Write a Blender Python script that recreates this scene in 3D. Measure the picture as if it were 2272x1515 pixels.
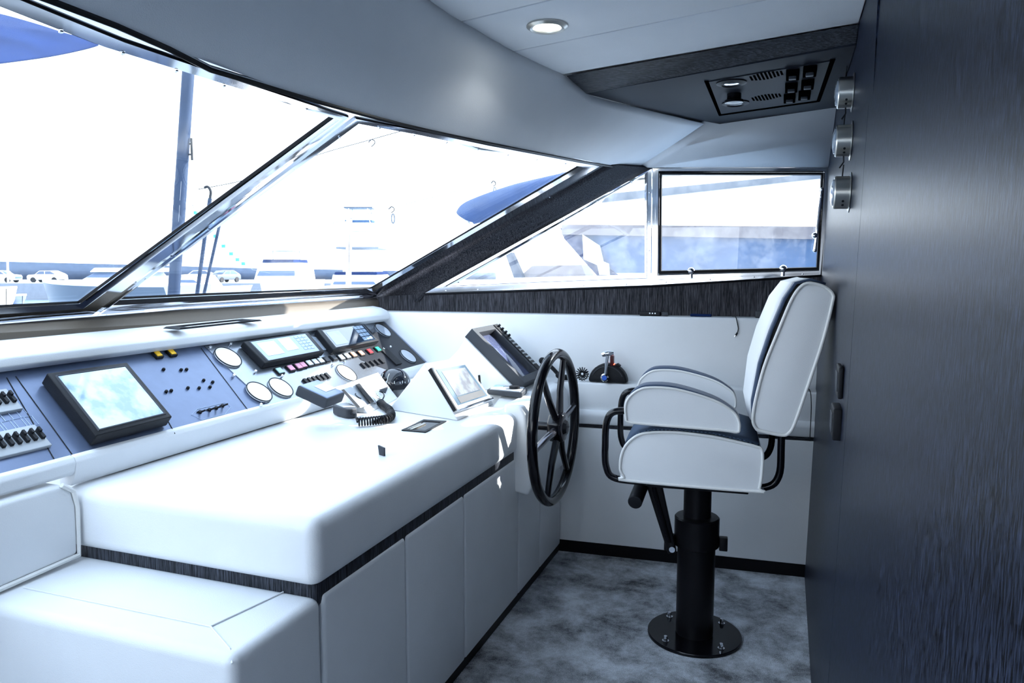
import bpy, bmesh, math, random
from mathutils import Vector, Matrix
random.seed(7)
D = bpy.data
for o in list(D.objects): D.objects.remove(o)
V = Vector
# ------------------------------------------------------------------ camera, world, sun, exposure
FPX = 1640.0; PITCH = math.radians(5.64); YAW = math.radians(20.2); CZ = 1.4
sc = bpy.context.scene
cam = D.cameras.new('camera'); cam.sensor_width = 36; cam.lens = 36*FPX/2272; cam.clip_start = 0.02; cam.clip_end = 2000
co = D.objects.new('camera', cam); sc.collection.objects.link(co)
co.location = (0, 0, CZ); co.rotation_euler = (math.radians(90)-PITCH, 0, YAW)
sc.camera = co
vs = sc.view_settings; vs.view_transform = 'Standard'; vs.look = 'None'; vs.gamma = 1; vs.use_curve_mapping = False
vs.exposure = 1.0
w = D.worlds.new('World'); sc.world = w; w.use_nodes = True
wn = w.node_tree.nodes; bg = wn['Background']
tc = wn.new('ShaderNodeTexCoord'); sp = wn.new('ShaderNodeSeparateXYZ'); rp = wn.new('ShaderNodeValToRGB')
w.node_tree.links.new(tc.outputs['Generated'], sp.inputs[0]); w.node_tree.links.new(sp.outputs['Z'], rp.inputs[0])
w.node_tree.links.new(rp.outputs[0], bg.inputs['Color'])
rp.color_ramp.elements[0].position = 0.0; rp.color_ramp.elements[0].color = (0.87, 0.935, 1.0, 1)
rp.color_ramp.elements[1].position = 0.7; rp.color_ramp.elements[1].color = (0.64, 0.79, 1.0, 1)
bg.inputs['Strength'].default_value = 2.4
SUN = V((1, 1.12, 0.80)).normalized()
sl = D.lights.new('sun', 'SUN'); sl.energy = 10; sl.angle = 0.01; sl.color = (1, 0.96, 0.90)
so = D.objects.new('sun', sl); sc.collection.objects.link(so); so.rotation_euler = SUN.to_track_quat('Z', 'Y').to_euler(); so.location = (3, 8, 8)

# ------------------------------------------------------------------ measuring helpers
FH = V((-math.sin(YAW), math.cos(YAW), 0)); CR = V((math.cos(YAW), math.sin(YAW), 0)); ZU = V((0, 0, 1))
CF = FH*math.cos(PITCH)-ZU*math.sin(PITCH); CU = FH*math.sin(PITCH)+ZU*math.cos(PITCH); CP = V((0, 0, CZ))
def hit(x, y, p, n):                 # where the line of sight through photo pixel x,y meets the plane (p, n)
    r = CF+CR*((x-1136)/FPX)+CU*((757.5-y)/FPX)
    return CP+r*((V(p)-CP).dot(V(n))/r.dot(V(n)))
def atX(x, y, X): return hit(x, y, (X, 0, 0), (1, 0, 0))
def atY(x, y, Y): return hit(x, y, (0, Y, 0), (0, 1, 0))
def atZ(x, y, Z): return hit(x, y, (0, 0, Z), (0, 0, 1))
def atD(x, y, d): return hit(x, y, CP+FH*d, FH)
def y0(X): return 3.416+(X+1)*0.0697           # starboard side of the cabin, tapering to the bow
SN = V((-0.0697, 1, 0)).normalized()
def atS(x, y, k): return hit(x, y, (-1, 3.416+k, 0), SN)   # plane parallel to that side, k further out

# ------------------------------------------------------------------ materials
def newmat(name):
    m = D.materials.new(name); m.use_nodes = True
    return m, m.node_tree.nodes, m.node_tree.links, m.node_tree.nodes['Principled BSDF']
def simple(name, col, rough=0.5, metal=0.0, spec=None, coat=0, emit=None, es=0, noise=0, nscale=40, bump=0, bscale=200):
    m, n, l, b = newmat(name)
    b.inputs['Base Color'].default_value = (*col, 1); b.inputs['Roughness'].default_value = rough; b.inputs['Metallic'].default_value = metal
    if spec is not None: b.inputs['Specular IOR Level'].default_value = spec
    if coat: b.inputs['Coat Weight'].default_value = coat; b.inputs['Coat Roughness'].default_value = 0.05
    if emit: b.inputs['Emission Color'].default_value = (*emit, 1); b.inputs['Emission Strength'].default_value = es
    t = n.new('ShaderNodeTexCoord')
    if noise:
        z = n.new('ShaderNodeTexNoise'); z.inputs['Scale'].default_value = nscale; z.inputs['Detail'].default_value = 4
        l.new(t.outputs['Object'], z.inputs['Vector'])
        r = n.new('ShaderNodeMix'); r.data_type = 'RGBA'
        r.inputs[6].default_value = (*[c*(1-noise) for c in col], 1); r.inputs[7].default_value = (*[min(1, c*(1+noise)) for c in col], 1)
        l.new(z.outputs['Fac'], r.inputs[0]); l.new(r.outputs[2], b.inputs['Base Color'])
    if bump:
        z = n.new('ShaderNodeTexNoise'); z.inputs['Scale'].default_value = bscale; z.inputs['Detail'].default_value = 3
        l.new(t.outputs['Object'], z.inputs['Vector'])
        bp = n.new('ShaderNodeBump'); bp.inputs['Strength'].default_value = bump; bp.inputs['Distance'].default_value = 0.002
        l.new(z.outputs['Fac'], bp.inputs['Height']); l.new(bp.outputs[0], b.inputs['Normal'])
    return m
def leather(name, col, rough=0.42):
    m, n, l, b = newmat(name); b.inputs['Roughness'].default_value = rough
    t = n.new('ShaderNodeTexCoord'); v = n.new('ShaderNodeTexVoronoi'); v.inputs['Scale'].default_value = 420
    z = n.new('ShaderNodeTexNoise'); z.inputs['Scale'].default_value = 6; z.inputs['Detail'].default_value = 3
    l.new(t.outputs['Object'], v.inputs['Vector']); l.new(t.outputs['Object'], z.inputs['Vector'])
    r = n.new('ShaderNodeMix'); r.data_type = 'RGBA'; r.inputs[6].default_value = (*[c*0.95 for c in col], 1); r.inputs[7].default_value = (*[min(1, c*1.04) for c in col], 1)
    l.new(z.outputs['Fac'], r.inputs[0]); l.new(r.outputs[2], b.inputs['Base Color'])
    a = n.new('ShaderNodeMath'); a.operation = 'ADD'; l.new(v.outputs['Distance'], a.inputs[0]); l.new(z.outputs['Fac'], a.inputs[1])
    bp = n.new('ShaderNodeBump'); bp.inputs['Strength'].default_value = 0.22; bp.inputs['Distance'].default_value = 0.0012
    l.new(a.outputs[0], bp.inputs['Height']); l.new(bp.outputs[0], b.inputs['Normal'])
    return m
def veneer(name, axis, lo=(0.006, 0.007, 0.010), hi=(0.10, 0.11, 0.14), rough=0.42, s=1.0, along=14):
    m, n, l, b = newmat(name); b.inputs['Roughness'].default_value = rough
    t = n.new('ShaderNodeTexCoord'); mp = n.new('ShaderNodeMapping')
    sc_ = [380*s, 380*s, 380*s]; sc_[axis] = along*s; mp.inputs['Scale'].default_value = sc_
    z = n.new('ShaderNodeTexNoise'); z.inputs['Scale'].default_value = 1; z.inputs['Detail'].default_value = 3; z.inputs['Roughness'].default_value = 0.7
    l.new(t.outputs['Object'], mp.inputs[0]); l.new(mp.outputs[0], z.inputs['Vector'])
    r = n.new('ShaderNodeValToRGB'); e = r.color_ramp.elements
    e[0].position = 0.42; e[0].color = (*lo, 1); e[1].position = 0.74; e[1].color = (*hi, 1)
    l.new(z.outputs['Fac'], r.inputs[0]); l.new(r.outputs[0], b.inputs['Base Color'])
    bp = n.new('ShaderNodeBump'); bp.inputs['Strength'].default_value = 0.3; bp.inputs['Distance'].default_value = 0.001
    l.new(z.outputs['Fac'], bp.inputs['Height']); l.new(bp.outputs[0], b.inputs['Normal'])
    return m
def glassmat(name, tint=(0.97, 0.99, 1), refl=0.07, dirt=0.0):
    m = D.materials.new(name); m.use_nodes = True; n = m.node_tree.nodes; l = m.node_tree.links; n.clear()
    o = n.new('ShaderNodeOutputMaterial'); tr = n.new('ShaderNodeBsdfTransparent'); gl = n.new('ShaderNodeBsdfGlossy'); mx = n.new('ShaderNodeMixShader')
    tr.inputs[0].default_value = (*tint, 1); gl.inputs['Roughness'].default_value = 0.0; mx.inputs[0].default_value = refl
    l.new(tr.outputs[0], mx.inputs[1]); l.new(gl.outputs[0], mx.inputs[2]); last = mx
    if dirt:
        df = n.new('ShaderNodeBsdfDiffuse'); df.inputs[0].default_value = (0.9, 0.95, 1, 1)
        tl = n.new('ShaderNodeBsdfTranslucent'); tl.inputs[0].default_value = (0.9, 0.95, 1, 1)
        ad = n.new('ShaderNodeMixShader'); l.new(df.outputs[0], ad.inputs[1]); l.new(tl.outputs[0], ad.inputs[2])
        t = n.new('ShaderNodeTexCoord'); z = n.new('ShaderNodeTexNoise'); z.inputs['Scale'].default_value = 7; z.inputs['Detail'].default_value = 8; z.inputs['Roughness'].default_value = 0.75
        l.new(t.outputs['Object'], z.inputs['Vector'])
        r = n.new('ShaderNodeMapRange'); r.inputs[1].default_value = 0.45; r.inputs[2].default_value = 0.75; r.inputs[3].default_value = dirt*0.35; r.inputs[4].default_value = dirt*2
        l.new(z.outputs['Fac'], r.inputs[0])
        m2 = n.new('ShaderNodeMixShader'); l.new(r.outputs[0], m2.inputs[0]); l.new(mx.outputs[0], m2.inputs[1]); l.new(ad.outputs[0], m2.inputs[2]); last = m2
    l.new(last.outputs[0], o.inputs[0]); return m
def carpet(name):
    m, n, l, b = newmat(name); b.inputs['Roughness'].default_value = 0.95; b.inputs['Specular IOR Level'].default_value = 0.1
    t = n.new('ShaderNodeTexCoord')
    z = n.new('ShaderNodeTexNoise'); z.inputs['Scale'].default_value = 4.6; z.inputs['Detail'].default_value = 9; z.inputs['Roughness'].default_value = 0.72; z.inputs['Distortion'].default_value = 0.15
    f = n.new('ShaderNodeTexNoise'); f.inputs['Scale'].default_value = 330; f.inputs['Detail'].default_value = 2
    for q in (z, f): l.new(t.outputs['Object'], q.inputs['Vector'])
    a = n.new('ShaderNodeMath'); a.operation = 'MULTIPLY_ADD'; a.inputs[1].default_value = 0.32; l.new(f.outputs['Fac'], a.inputs[0]); l.new(z.outputs['Fac'], a.inputs[2])
    r = n.new('ShaderNodeValToRGB'); e = r.color_ramp.elements
    e[0].position = 0.5; e[0].color = (0.085, 0.088, 0.095, 1); e[1].position = 0.80; e[1].color = (0.80, 0.84, 0.90, 1)
    l.new(a.outputs[0], r.inputs[0]); l.new(r.outputs[0], b.inputs['Base Color'])
    bp = n.new('ShaderNodeBump'); bp.inputs['Strength'].default_value = 0.9; bp.inputs['Distance'].default_value = 0.006
    l.new(f.outputs['Fac'], bp.inputs['Height']); l.new(bp.outputs[0], b.inputs['Normal'])
    return m
def weave(name, col):
    m, n, l, b = newmat(name); b.inputs['Roughness'].default_value = 0.7
    t = n.new('ShaderNodeTexCoord'); c = n.new('ShaderNodeTexChecker'); c.inputs['Scale'].default_value = 150
    c.inputs[1].default_value = (*[k*0.55 for k in col], 1); c.inputs[2].default_value = (*[k*1.5 for k in col], 1)
    l.new(t.outputs['Object'], c.inputs['Vector']); l.new(c.outputs[0], b.inputs['Base Color'])
    return m
def screenmat(name, c1, c2, scale, rough=0.08, es=0.0):
    m, n, l, b = newmat(name); b.inputs['Roughness'].default_value = rough; b.inputs['Specular IOR Level'].default_value = 0.9
    t = n.new('ShaderNodeTexCoord'); z = n.new('ShaderNodeTexNoise'); z.inputs['Scale'].default_value = scale; z.inputs['Detail'].default_value = 6
    l.new(t.outputs['Object'], z.inputs['Vector']); r = n.new('ShaderNodeValToRGB'); e = r.color_ramp.elements
    e[0].position = 0.42; e[0].color = (*c1, 1); e[1].position = 0.58; e[1].color = (*c2, 1)
    l.new(z.outputs['Fac'], r.inputs[0]); l.new(r.outputs[0], b.inputs['Base Color'])
    if es: l.new(r.outputs[0], b.inputs['Emission Color']); b.inputs['Emission Strength'].default_value = es
    return m
def water():
    m, n, l, b = newmat('sea_water'); b.inputs['Roughness'].default_value = 0.12
    t = n.new('ShaderNodeTexCoord'); z = n.new('ShaderNodeTexNoise'); z.inputs['Scale'].default_value = 1.4; z.inputs['Detail'].default_value = 6
    l.new(t.outputs['Object'], z.inputs['Vector']); r = n.new('ShaderNodeValToRGB'); e = r.color_ramp.elements
    e[0].position = 0.35; e[0].color = (0.10, 0.18, 0.30, 1); e[1].position = 0.65; e[1].color = (0.30, 0.42, 0.55, 1)
    l.new(z.outputs['Fac'], r.inputs[0]); l.new(r.outputs[0], b.inputs['Base Color'])
    bp = n.new('ShaderNodeBump'); bp.inputs['Strength'].default_value = 0.6; bp.inputs['Distance'].default_value = 0.1
    l.new(z.outputs['Fac'], bp.inputs['Height']); l.new(bp.outputs[0], b.inputs['Normal']); return m

WHITE = leather('white_leather', (0.80, 0.82, 0.84))
CEILM = leather('ceiling_vinyl', (0.86, 0.88, 0.90), 0.8)
CEILM.node_tree.nodes['Principled BSDF'].inputs['Specular IOR Level'].default_value = 0.15
PIPE = simple('piping_vinyl', (0.80, 0.80, 0.78), 0.4)
VOID = simple('unlit_slot_black', (0.0015, 0.0015, 0.002), 1.0, spec=0.0)
VEN_Z = veneer('dark_veneer_upright', 2)
VEN_FAB = veneer('dark_fabric', 2, (0.008, 0.008, 0.011), (0.11, 0.11, 0.13), 0.6, 0.8)
VEN_X = veneer('dark_veneer_lengthwise', 0)
BULK = veneer('bulkhead_veneer', 2, (0.0008, 0.0011, 0.0025), (0.045, 0.058, 0.105), 0.36, 0.9, 55)
DKNAVY = simple('soffit_panel', (0.010, 0.013, 0.021), 0.6, noise=0.15, nscale=200)
BLACKG = simple('black_gloss', (0.003, 0.003, 0.005), 0.14, spec=0.35)
BLACKM = simple('black_matt', (0.012, 0.013, 0.016), 0.45, bump=0.3, bscale=600)
BLACKP = simple('black_powder_coat', (0.006, 0.006, 0.008), 0.3)
RUBBER = simple('black_rubber', (0.008, 0.008, 0.010), 0.55)
DGREY = simple('dark_grey_plastic', (0.05, 0.055, 0.065), 0.5, bump=0.3, bscale=700)
LGREY = simple('light_grey_plastic', (0.42, 0.45, 0.48), 0.4)
CHROME = simple('polished_steel', (0.78, 0.80, 0.84), 0.07, 1.0)
BRUSH = simple('brushed_steel', (0.55, 0.54, 0.50), 0.30, 1.0)
TANM = leather('tan_leather', (0.11, 0.088, 0.065), 0.6)
BLUEF = weave('blue_woven_fabric', (0.055, 0.085, 0.14))
BLUEP = simple('blue_piping_fabric', (0.05, 0.075, 0.13), 0.5)
PANEL = simple('instrument_panel_paint', (0.13, 0.17, 0.27), 0.30, 0.35, noise=0.12, nscale=30)
PANELK = simple('instrument_panel_steel', (0.30, 0.33, 0.38), 0.25, 0.8, noise=0.15, nscale=25)
PANELD = simple('instrument_panel_dark', (0.02, 0.022, 0.028), 0.35)
DIAL = simple('dial_face', (0.85, 0.88, 0.9), 0.3)
DIALG = simple('dial_glass', (0.35, 0.4, 0.47), 0.05, coat=1)
PRINT = simple('light_print', (0.55, 0.68, 0.9), 0.4)
SCR_MAP = screenmat('chart_screen', (0.28, 0.42, 0.62), (0.62, 0.74, 0.80), 14)
SCR_PALE = screenmat('pale_screen', (0.24, 0.33, 0.50), (0.30, 0.40, 0.56), 6)
SCR_WHITE = simple('white_window_of_screen', (0.85, 0.9, 0.95), 0.1)
SCR_DARK = simple('dark_screen', (0.02, 0.035, 0.06), 0.05, coat=1)
CRT = simple('blue_grey_tube_glass', (0.10, 0.12, 0.22), 0.08, coat=1)
RED = simple('red_button', (0.75, 0.03, 0.04), 0.35); GREEN = simple('green_button', (0.02, 0.45, 0.25), 0.35)
PINK = simple('pink_button', (0.75, 0.30, 0.45), 0.35); ORANGE = simple('orange_button', (0.85, 0.38, 0.22), 0.35)
AMBER = simple('amber_button', (0.95, 0.55, 0.02), 0.35); WBUT = simple('white_button', (0.8, 0.85, 0.88), 0.35); CYAN = simple('pale_green_button', (0.45, 0.72, 0.72), 0.35)
LEDR = simple('red_led', (1, 0.05, 0.03), 0.4, emit=(1, 0.08, 0.04), es=6)
BLUEB = simple('blue_badge', (0.03, 0.12, 0.55), 0.3)
LAMP = simple('lamp_glow', (1, 1, 1), 0.4, emit=(0.95, 1, 0.97), es=9)
GLASS = glassmat('windscreen_glass', refl=0.04, dirt=0.008)
GLASS2 = glassmat('side_glass', refl=0.04, dirt=0.05)
DOMEG = simple('smoked_dome', (0.006, 0.008, 0.013), 0.05, coat=0.2)
CARPET = carpet('mottled_carpet')
WATER = water()
GEL = simple('white_gelcoat', (0.85, 0.88, 0.9), 0.3); DARKHULL = simple('navy_hull', (0.10, 0.13, 0.20), 0.3)
CONC = simple('pale_concrete', (0.22, 0.24, 0.28), 0.9, noise=0.2, nscale=2); BREAK = simple('breakwater_stone', (0.10, 0.13, 0.19), 0.9, noise=0.25, nscale=1.5)
NAVYC = simple('navy_canvas', (0.008, 0.02, 0.075), 0.8, noise=0.5, nscale=2.5); TARP = simple('blue_tarpaulin', (0.05, 0.10, 0.20), 0.7, noise=0.3, nscale=5)
TINT = simple('tinted_boat_window', (0.08, 0.12, 0.20), 0.1); STEELP = simple('weathered_grey_post', (0.03, 0.045, 0.08), 0.5, 0.3, noise=0.2, nscale=5)
ASPH = simple('grey_paintwork', (0.10, 0.12, 0.15), 0.4); TYRE = simple('tyre', (0.02, 0.02, 0.025), 0.8); BROWN = simple('brown_grey_wood', (0.16, 0.14, 0.15), 0.6)
GRNC = simple('green_cloth', (0.05, 0.65, 0.45), 0.7); PINKF = simple('pale_orange_plastic', (0.75, 0.5, 0.45), 0.5)

for m_ in (BULK, VEN_Z, VEN_FAB, VEN_X, DKNAVY, BLACKM, BLACKP, DGREY, RUBBER, BLUEP, BLUEF, PANELD):
    m_.node_tree.nodes['Principled BSDF'].inputs['Specular IOR Level'].default_value = 0.16
BULK.node_tree.nodes['Principled BSDF'].inputs['Specular IOR Level'].default_value = 0.1
for m_ in (NAVYC, TARP, STEELP, BREAK): m_.node_tree.nodes['Principled BSDF'].inputs['Specular IOR Level'].default_value = 0.03
# ------------------------------------------------------------------ mesh helpers
class MB:
    def __init__(s): s.v = []; s.f = []; s.sm = []
    def add(s, vs, fs, smooth=False):
        k = len(s.v); s.v += [tuple(p) for p in vs]; s.f += [tuple(i+k for i in f) for f in fs]; s.sm += [smooth]*len(fs); return s
    def box(s, c, d, M=None):
        x, y, z = d[0]/2, d[1]/2, d[2]/2
        ps = [V((a*x, b*y, e*z)) for a in (-1, 1) for b in (-1, 1) for e in (-1, 1)]
        ps = [V(c)+(M @ p if M else p) for p in ps]
        return s.add(ps, [(0, 1, 3, 2), (4, 6, 7, 5), (0, 4, 5, 1), (2, 3, 7, 6), (0, 2, 6, 4), (1, 5, 7, 3)])
    def hexa(s, a, b):                       # two quads, a bottom, b top
        return s.add(list(a)+list(b), [(3, 2, 1, 0), (4, 5, 6, 7)]+[(i, (i+1) % 4, 4+(i+1) % 4, 4+i) for i in range(4)])
    def prism(s, poly, off):
        n = len(poly); off = V(off); ps = [V(p) for p in poly]
        return s.add(ps+[p+off for p in ps], [tuple(range(n))[::-1], tuple(range(n, 2*n))]+[(i, (i+1) % n, n+(i+1) % n, n+i) for i in range(n)])
    def tube(s, path, r, n=10, closed=False, cap=True):
        ps = [V(p) for p in path]; m = len(ps); rings = []; up = None
        for i, p in enumerate(ps):
            a = ps[(i-1) % m] if (closed or i > 0) else p; b = ps[(i+1) % m] if (closed or i < m-1) else p
            t = (b-a).normalized()
            if up is None: up = t.orthogonal().normalized()
            up = (up-t*up.dot(t)); up = up.normalized() if up.length > 1e-6 else t.orthogonal().normalized()
            q = t.cross(up); rr = r[i] if isinstance(r, (list, tuple)) else r
            rings.append([p+(up*math.cos(2*math.pi*k/n)+q*math.sin(2*math.pi*k/n))*rr for k in range(n)])
        vs = [v for g in rings for v in g]; fs = []
        for i in range(m if closed else m-1):
            j = (i+1) % m
            for k in range(n): fs.append((i*n+k, i*n+(k+1) % n, j*n+(k+1) % n, j*n+k))
        s.add(vs, fs, True)
        if not closed and cap: s.add(rings[0], [tuple(range(n))[::-1]]); s.add(rings[-1], [tuple(range(n))])
        return s
    def cyl(s, a, b, r, n=20): return s.tube([a, b], r, n)
    def lathe(s, prof, c=(0, 0, 0), ax=(0, 0, 1), n=32):     # prof: (radius, height)
        ax = V(ax).normalized(); u = ax.orthogonal().normalized(); q = ax.cross(u); c = V(c); vs = []; fs = []
        for r, h in prof: vs += [c+ax*h+(u*math.cos(2*math.pi*k/n)+q*math.sin(2*math.pi*k/n))*max(r, 1e-5) for k in range(n)]
        for i in range(len(prof)-1):
            for k in range(n): fs.append((i*n+k, i*n+(k+1) % n, (i+1)*n+(k+1) % n, (i+1)*n+k))
        fs.append(tuple(range(n))[::-1]); fs.append(tuple(range((len(prof)-1)*n, len(prof)*n)))
        return s.add(vs, fs, True)
    def grid(s, rows, smooth=True, closed=False):
        m = len(rows); n = len(rows[0]); fs = []
        for i in range(m if closed else m-1):
            for k in range(n-1): j = (i+1) % m; fs.append((i*n+k, i*n+k+1, j*n+k+1, j*n+k))
        return s.add([p for r in rows for p in r], fs, smooth)
    def sphere(s, c, r, n=12, sx=1, sy=1, sz=1):
        rows = []
        for i in range(n+1):
            a = math.pi*i/n; rows.append([V(c)+V((r*sx*math.sin(a)*math.cos(2*math.pi*k/(2*n)), r*sy*math.sin(a)*math.sin(2*math.pi*k/(2*n)), r*sz*math.cos(a))) for k in range(2*n+1)])
        return s.grid(rows)
    def build(s, name, mat, parent=None, bevel=0, seg=3, subsurf=0, solid=0, ang=32):
        me = D.meshes.new(name); bm = bmesh.new()
        vv = [bm.verts.new(p) for p in s.v]
        for f, sm in zip(s.f, s.sm):
            try: q = bm.faces.new([vv[i] for i in f]); q.smooth = True
            except ValueError: pass
        bmesh.ops.remove_doubles(bm, verts=bm.verts, dist=1e-5)
        bmesh.ops.recalc_face_normals(bm, faces=bm.faces)
        if bevel:
            ed = [e for e in bm.edges if len(e.link_faces) == 2 and e.calc_face_angle(0) > math.radians(ang)]
            bmesh.ops.bevel(bm, geom=ed, offset=bevel, segments=seg, affect='EDGES', profile=0.5, clamp_overlap=True)
        for f in bm.faces: f.smooth = True
        bm.to_mesh(me); bm.free(); me.set_sharp_from_angle(angle=math.radians(34)); me.materials.append(mat)
        o = D.objects.new(name, me); sc.collection.objects.link(o)
        if parent is not None: o.parent = parent; o.matrix_parent_inverse = world(parent).inverted()
        if solid: md = o.modifiers.new('s', 'SOLIDIFY'); md.thickness = solid; md.offset = 0
        if subsurf: md = o.modifiers.new('u', 'SUBSURF'); md.levels = subsurf; md.render_levels = subsurf
        return o
def world(o):
    m = Matrix.LocRotScale(o.location, o.rotation_euler, o.scale)
    return world(o.parent) @ o.matrix_parent_inverse @ m if o.parent else m
def tag(o, label, cat, group=None, kind=None):
    if label: o['label'] = label
    if cat: o['category'] = cat
    if group: o['group'] = group
    if kind: o['kind'] = kind
    return o
def thing(name, label, cat, loc=(0, 0, 0), rz=0, group=None):
    o = D.objects.new(name, None); sc.collection.objects.link(o); o.location = loc; o.rotation_euler = (0, 0, rz); o.empty_display_size = 0.05
    return tag(o, label, cat, group)
def struct(name, mb=None, mat=None, label=None, **k):
    if mb is None: o = D.objects.new(name, None); sc.collection.objects.link(o)
    else: o = mb.build(name, mat, **k)
    o['kind'] = 'structure'; o['label'] = label or name.replace('_', ' '); o['category'] = name.split('_')[0]
    return o
def copytree(o, parent=None):
    c = o.copy(); sc.collection.objects.link(c)
    if parent: c.parent = parent
    for ch in list(o.children): copytree(ch, c)
    return c
def arc(c, r, a0, a1, n, u=(1, 0, 0), v=(0, 0, 1)):
    return [V(c)+(V(u)*math.cos(math.radians(a0+(a1-a0)*i/n))+V(v)*math.sin(math.radians(a0+(a1-a0)*i/n)))*r for i in range(n+1)]
def smoothpath(pts, n=8):
    ps = [V(p) for p in pts]; out = []
    for i in range(len(ps)-1):
        a = ps[max(i-1, 0)]; b = ps[i]; c = ps[i+1]; d = ps[min(i+2, len(ps)-1)]
        for k in range(n):
            t = k/n; out.append(0.5*((2*b)+(c-a)*t+(2*a-5*b+4*c-d)*t*t+(3*b-a-3*c+d)*t**3))
    return out+[ps[-1]]
def coil(path, r, turns, wr, n=14):           # coiled cord round a path
    ps = smoothpath(path, 12); L = [0]
    for i in range(1, len(ps)): L.append(L[-1]+(ps[i]-ps[i-1]).length)
    out = []; up = None; N = int(turns*n)
    for k in range(N+1):
        d = L[-1]*k/N; i = max(j for j in range(len(L)) if L[j] <= d+1e-9); i = min(i, len(ps)-2)
        t = (d-L[i])/max(L[i+1]-L[i], 1e-9); p = ps[i].lerp(ps[i+1], t); tg = (ps[i+1]-ps[i]).normalized()
        if up is None: up = tg.orthogonal().normalized()
        up = (up-tg*up.dot(tg)).normalized(); q = tg.cross(up); a = 2*math.pi*k/n
        out.append(p+(up*math.cos(a)+q*math.sin(a))*r)
    return MB().tube(out, wr, 6)
def screwheads(parent, pts, nrm, r=0.004):
    nrm = V(nrm).normalized()
    for p in pts:
        MB().lathe([(r, 0), (r*0.9, r*0.35), (r*0.4, r*0.5)], p, nrm, 10).build('screw', CHROME, parent)

# ------------------------------------------------------------------ shell
YN = -0.9                                # how far aft/port of the lens the cabin is built
BXa, BXb = 0.130, 0.022
def bx(z): return BXa+BXb*z
struct('floor', MB().box((-1.2, 1.35, -0.02), (5.2, 5.0, 0.04)), CARPET, 'mottled grey carpet floor of the wheelhouse')
bk = MB(); pr = [V((bx(0), 0, 0)), V((bx(2.2), 0, 2.2)), V((bx(2.2)+0.05, 0, 2.2)), V((bx(2.2)+0.05, 0, 0))]
for a, b in ((YN, 1.948), (1.952, 3.86)):
    bk.prism([p+V((0, a, 0)) for p in pr], (0, b-a, 0))
bk.box((bx(1.1)+0.03, 1.95, 1.1), (0.03, 0.2, 2.2))
struct('wall_right', bk, BULK, 'dark streaked veneer bulkhead behind the helm seat')
# starboard side of the cabin, lower part: upholstered panels, dark strip, bolster, shelf
X0, X1 = -2.35, bx(1.2)+0.002
def side(name, prof, mat, label, bev=0.0, xs=(None, None), **k):       # prof: (offset out from the panel line, z)
    a = xs[0] if xs[0] is not None else X0; b = xs[1] if xs[1] is not None else X1
    A = [V((a, y0(a)+o, z)) for o, z in prof]; B = [V((b, y0(b)+o, z)) for o, z in prof]; n = len(prof)
    m = MB().add(A+B, [tuple(range(n)), tuple(range(n, 2*n))[::-1]]+[(i, n+i, n+(i+1) % n, (i+1) % n) for i in range(n)])
    return m
backwall = struct('wall_back', None, None, 'starboard side of the wheelhouse with white padded panels and dark fabric above')
for a, b in ((-1.3, -0.33), (-0.327, X1)):
    side('', [(0, 0.062), (0, 0.633), (0.04, 0.633), (0.04, 0.062)], 0, 0, xs=(a, b)).build('padded_panel', WHITE, backwall, bevel=0.006)
side('', [(0.008, 0.60), (0.008, 0.68), (0.06, 0.68), (0.06, 0.60)], 0, 0, xs=(-1.4, X1)).build('dark_strip', VEN_X, backwall)
side('', [(-0.008, 0.652), (-0.012, 0.70), (0.0, 0.722), (0.06, 0.722), (0.06, 0.652)], 0, 0, xs=(-1.4, X1)).build('lower_bolster', WHITE, backwall, bevel=0.008)
side('', [(0.015, 0.715), (0.015, 0.852), (0.135, 0.856), (0.135, 0.715)], 0, 0, xs=(-1.4, X1)).build('shelf', WHITE, backwall, bevel=0.010)
side('', [(0.105, 0.84), (0.145, 1.150), (0.155, 1.168), (0.30, 1.168), (0.30, 0.84)], 0, 0, xs=(-2.3, X1+0.01)).build('upper_padding', WHITE, backwall, bevel=0.009)
SK = 0.27                                 # window plane of the side
struct('baseboard_back', side('', [(0.012, 0.0), (0.012, 0.064), (0.06, 0.064), (0.06, 0.0)], 0, 0, xs=(-1.02, X1)), BLACKP, 'black kickboard along the starboard side')
# side windows
def planepoly(px, f): return [f(*p) for p in px]
sideN = -SN
def ring(outer, inner, nrm, hs):          # lofted frame between two outlines with a raised profile; hs: [(t, height)]
    nrm = V(nrm); n = len(outer); rows = []
    for t, h in hs: rows.append([outer[i].lerp(inner[i], t)+nrm*h for i in range(n)]+[outer[0].lerp(inner[0], t)+nrm*h])
    return MB().grid(rows, True)
S = lambda x, y: atS(x, y, SK)
tri_o = planepoly([(944, 650), (1400, 401), (1446, 375), (1444, 632), (1200, 640)], S); tri_i = planepoly([(1016, 627), (1408, 400), (1430, 387), (1430, 609), (1200, 618)], S)
w3 = struct('window_3', None, None, 'triangular fixed side window beside the dark pillar')
ring(tri_o, tri_i, sideN, [(0, -0.01), (0, 0.006), (0.55, 0.006), (0.62, 0.0), (0.68, 0.006), (0.97, 0.002), (1, -0.02)]).build('frame', CHROME, w3)
MB().prism([p-sideN*0.018 for p in tri_i], -sideN*0.005).build('glass', GLASS2, w3)
scr = [tri_o[0].lerp(tri_o[2], t) for t in (0.08, 0.22, 0.36, 0.5, 0.64, 0.78, 0.92)]; scr = [p+(tri_i[2]-p).normalized()*0.0 for p in scr]
dn = (tri_o[3]-tri_o[2]).normalized()
screwheads(w3, [p+dn*0.014+sideN*0.006 for p in scr]+[tri_o[0].lerp(tri_o[3], t)-dn*0.008+sideN*0.006 for t in (0.1, 0.25, 0.41, 0.57, 0.72, 0.9)]+[tri_o[2].lerp(tri_o[3], t)+V((-0.009, 0, 0))+sideN*0.006 for t in (0.2, 0.45, 0.7)], sideN)
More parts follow.
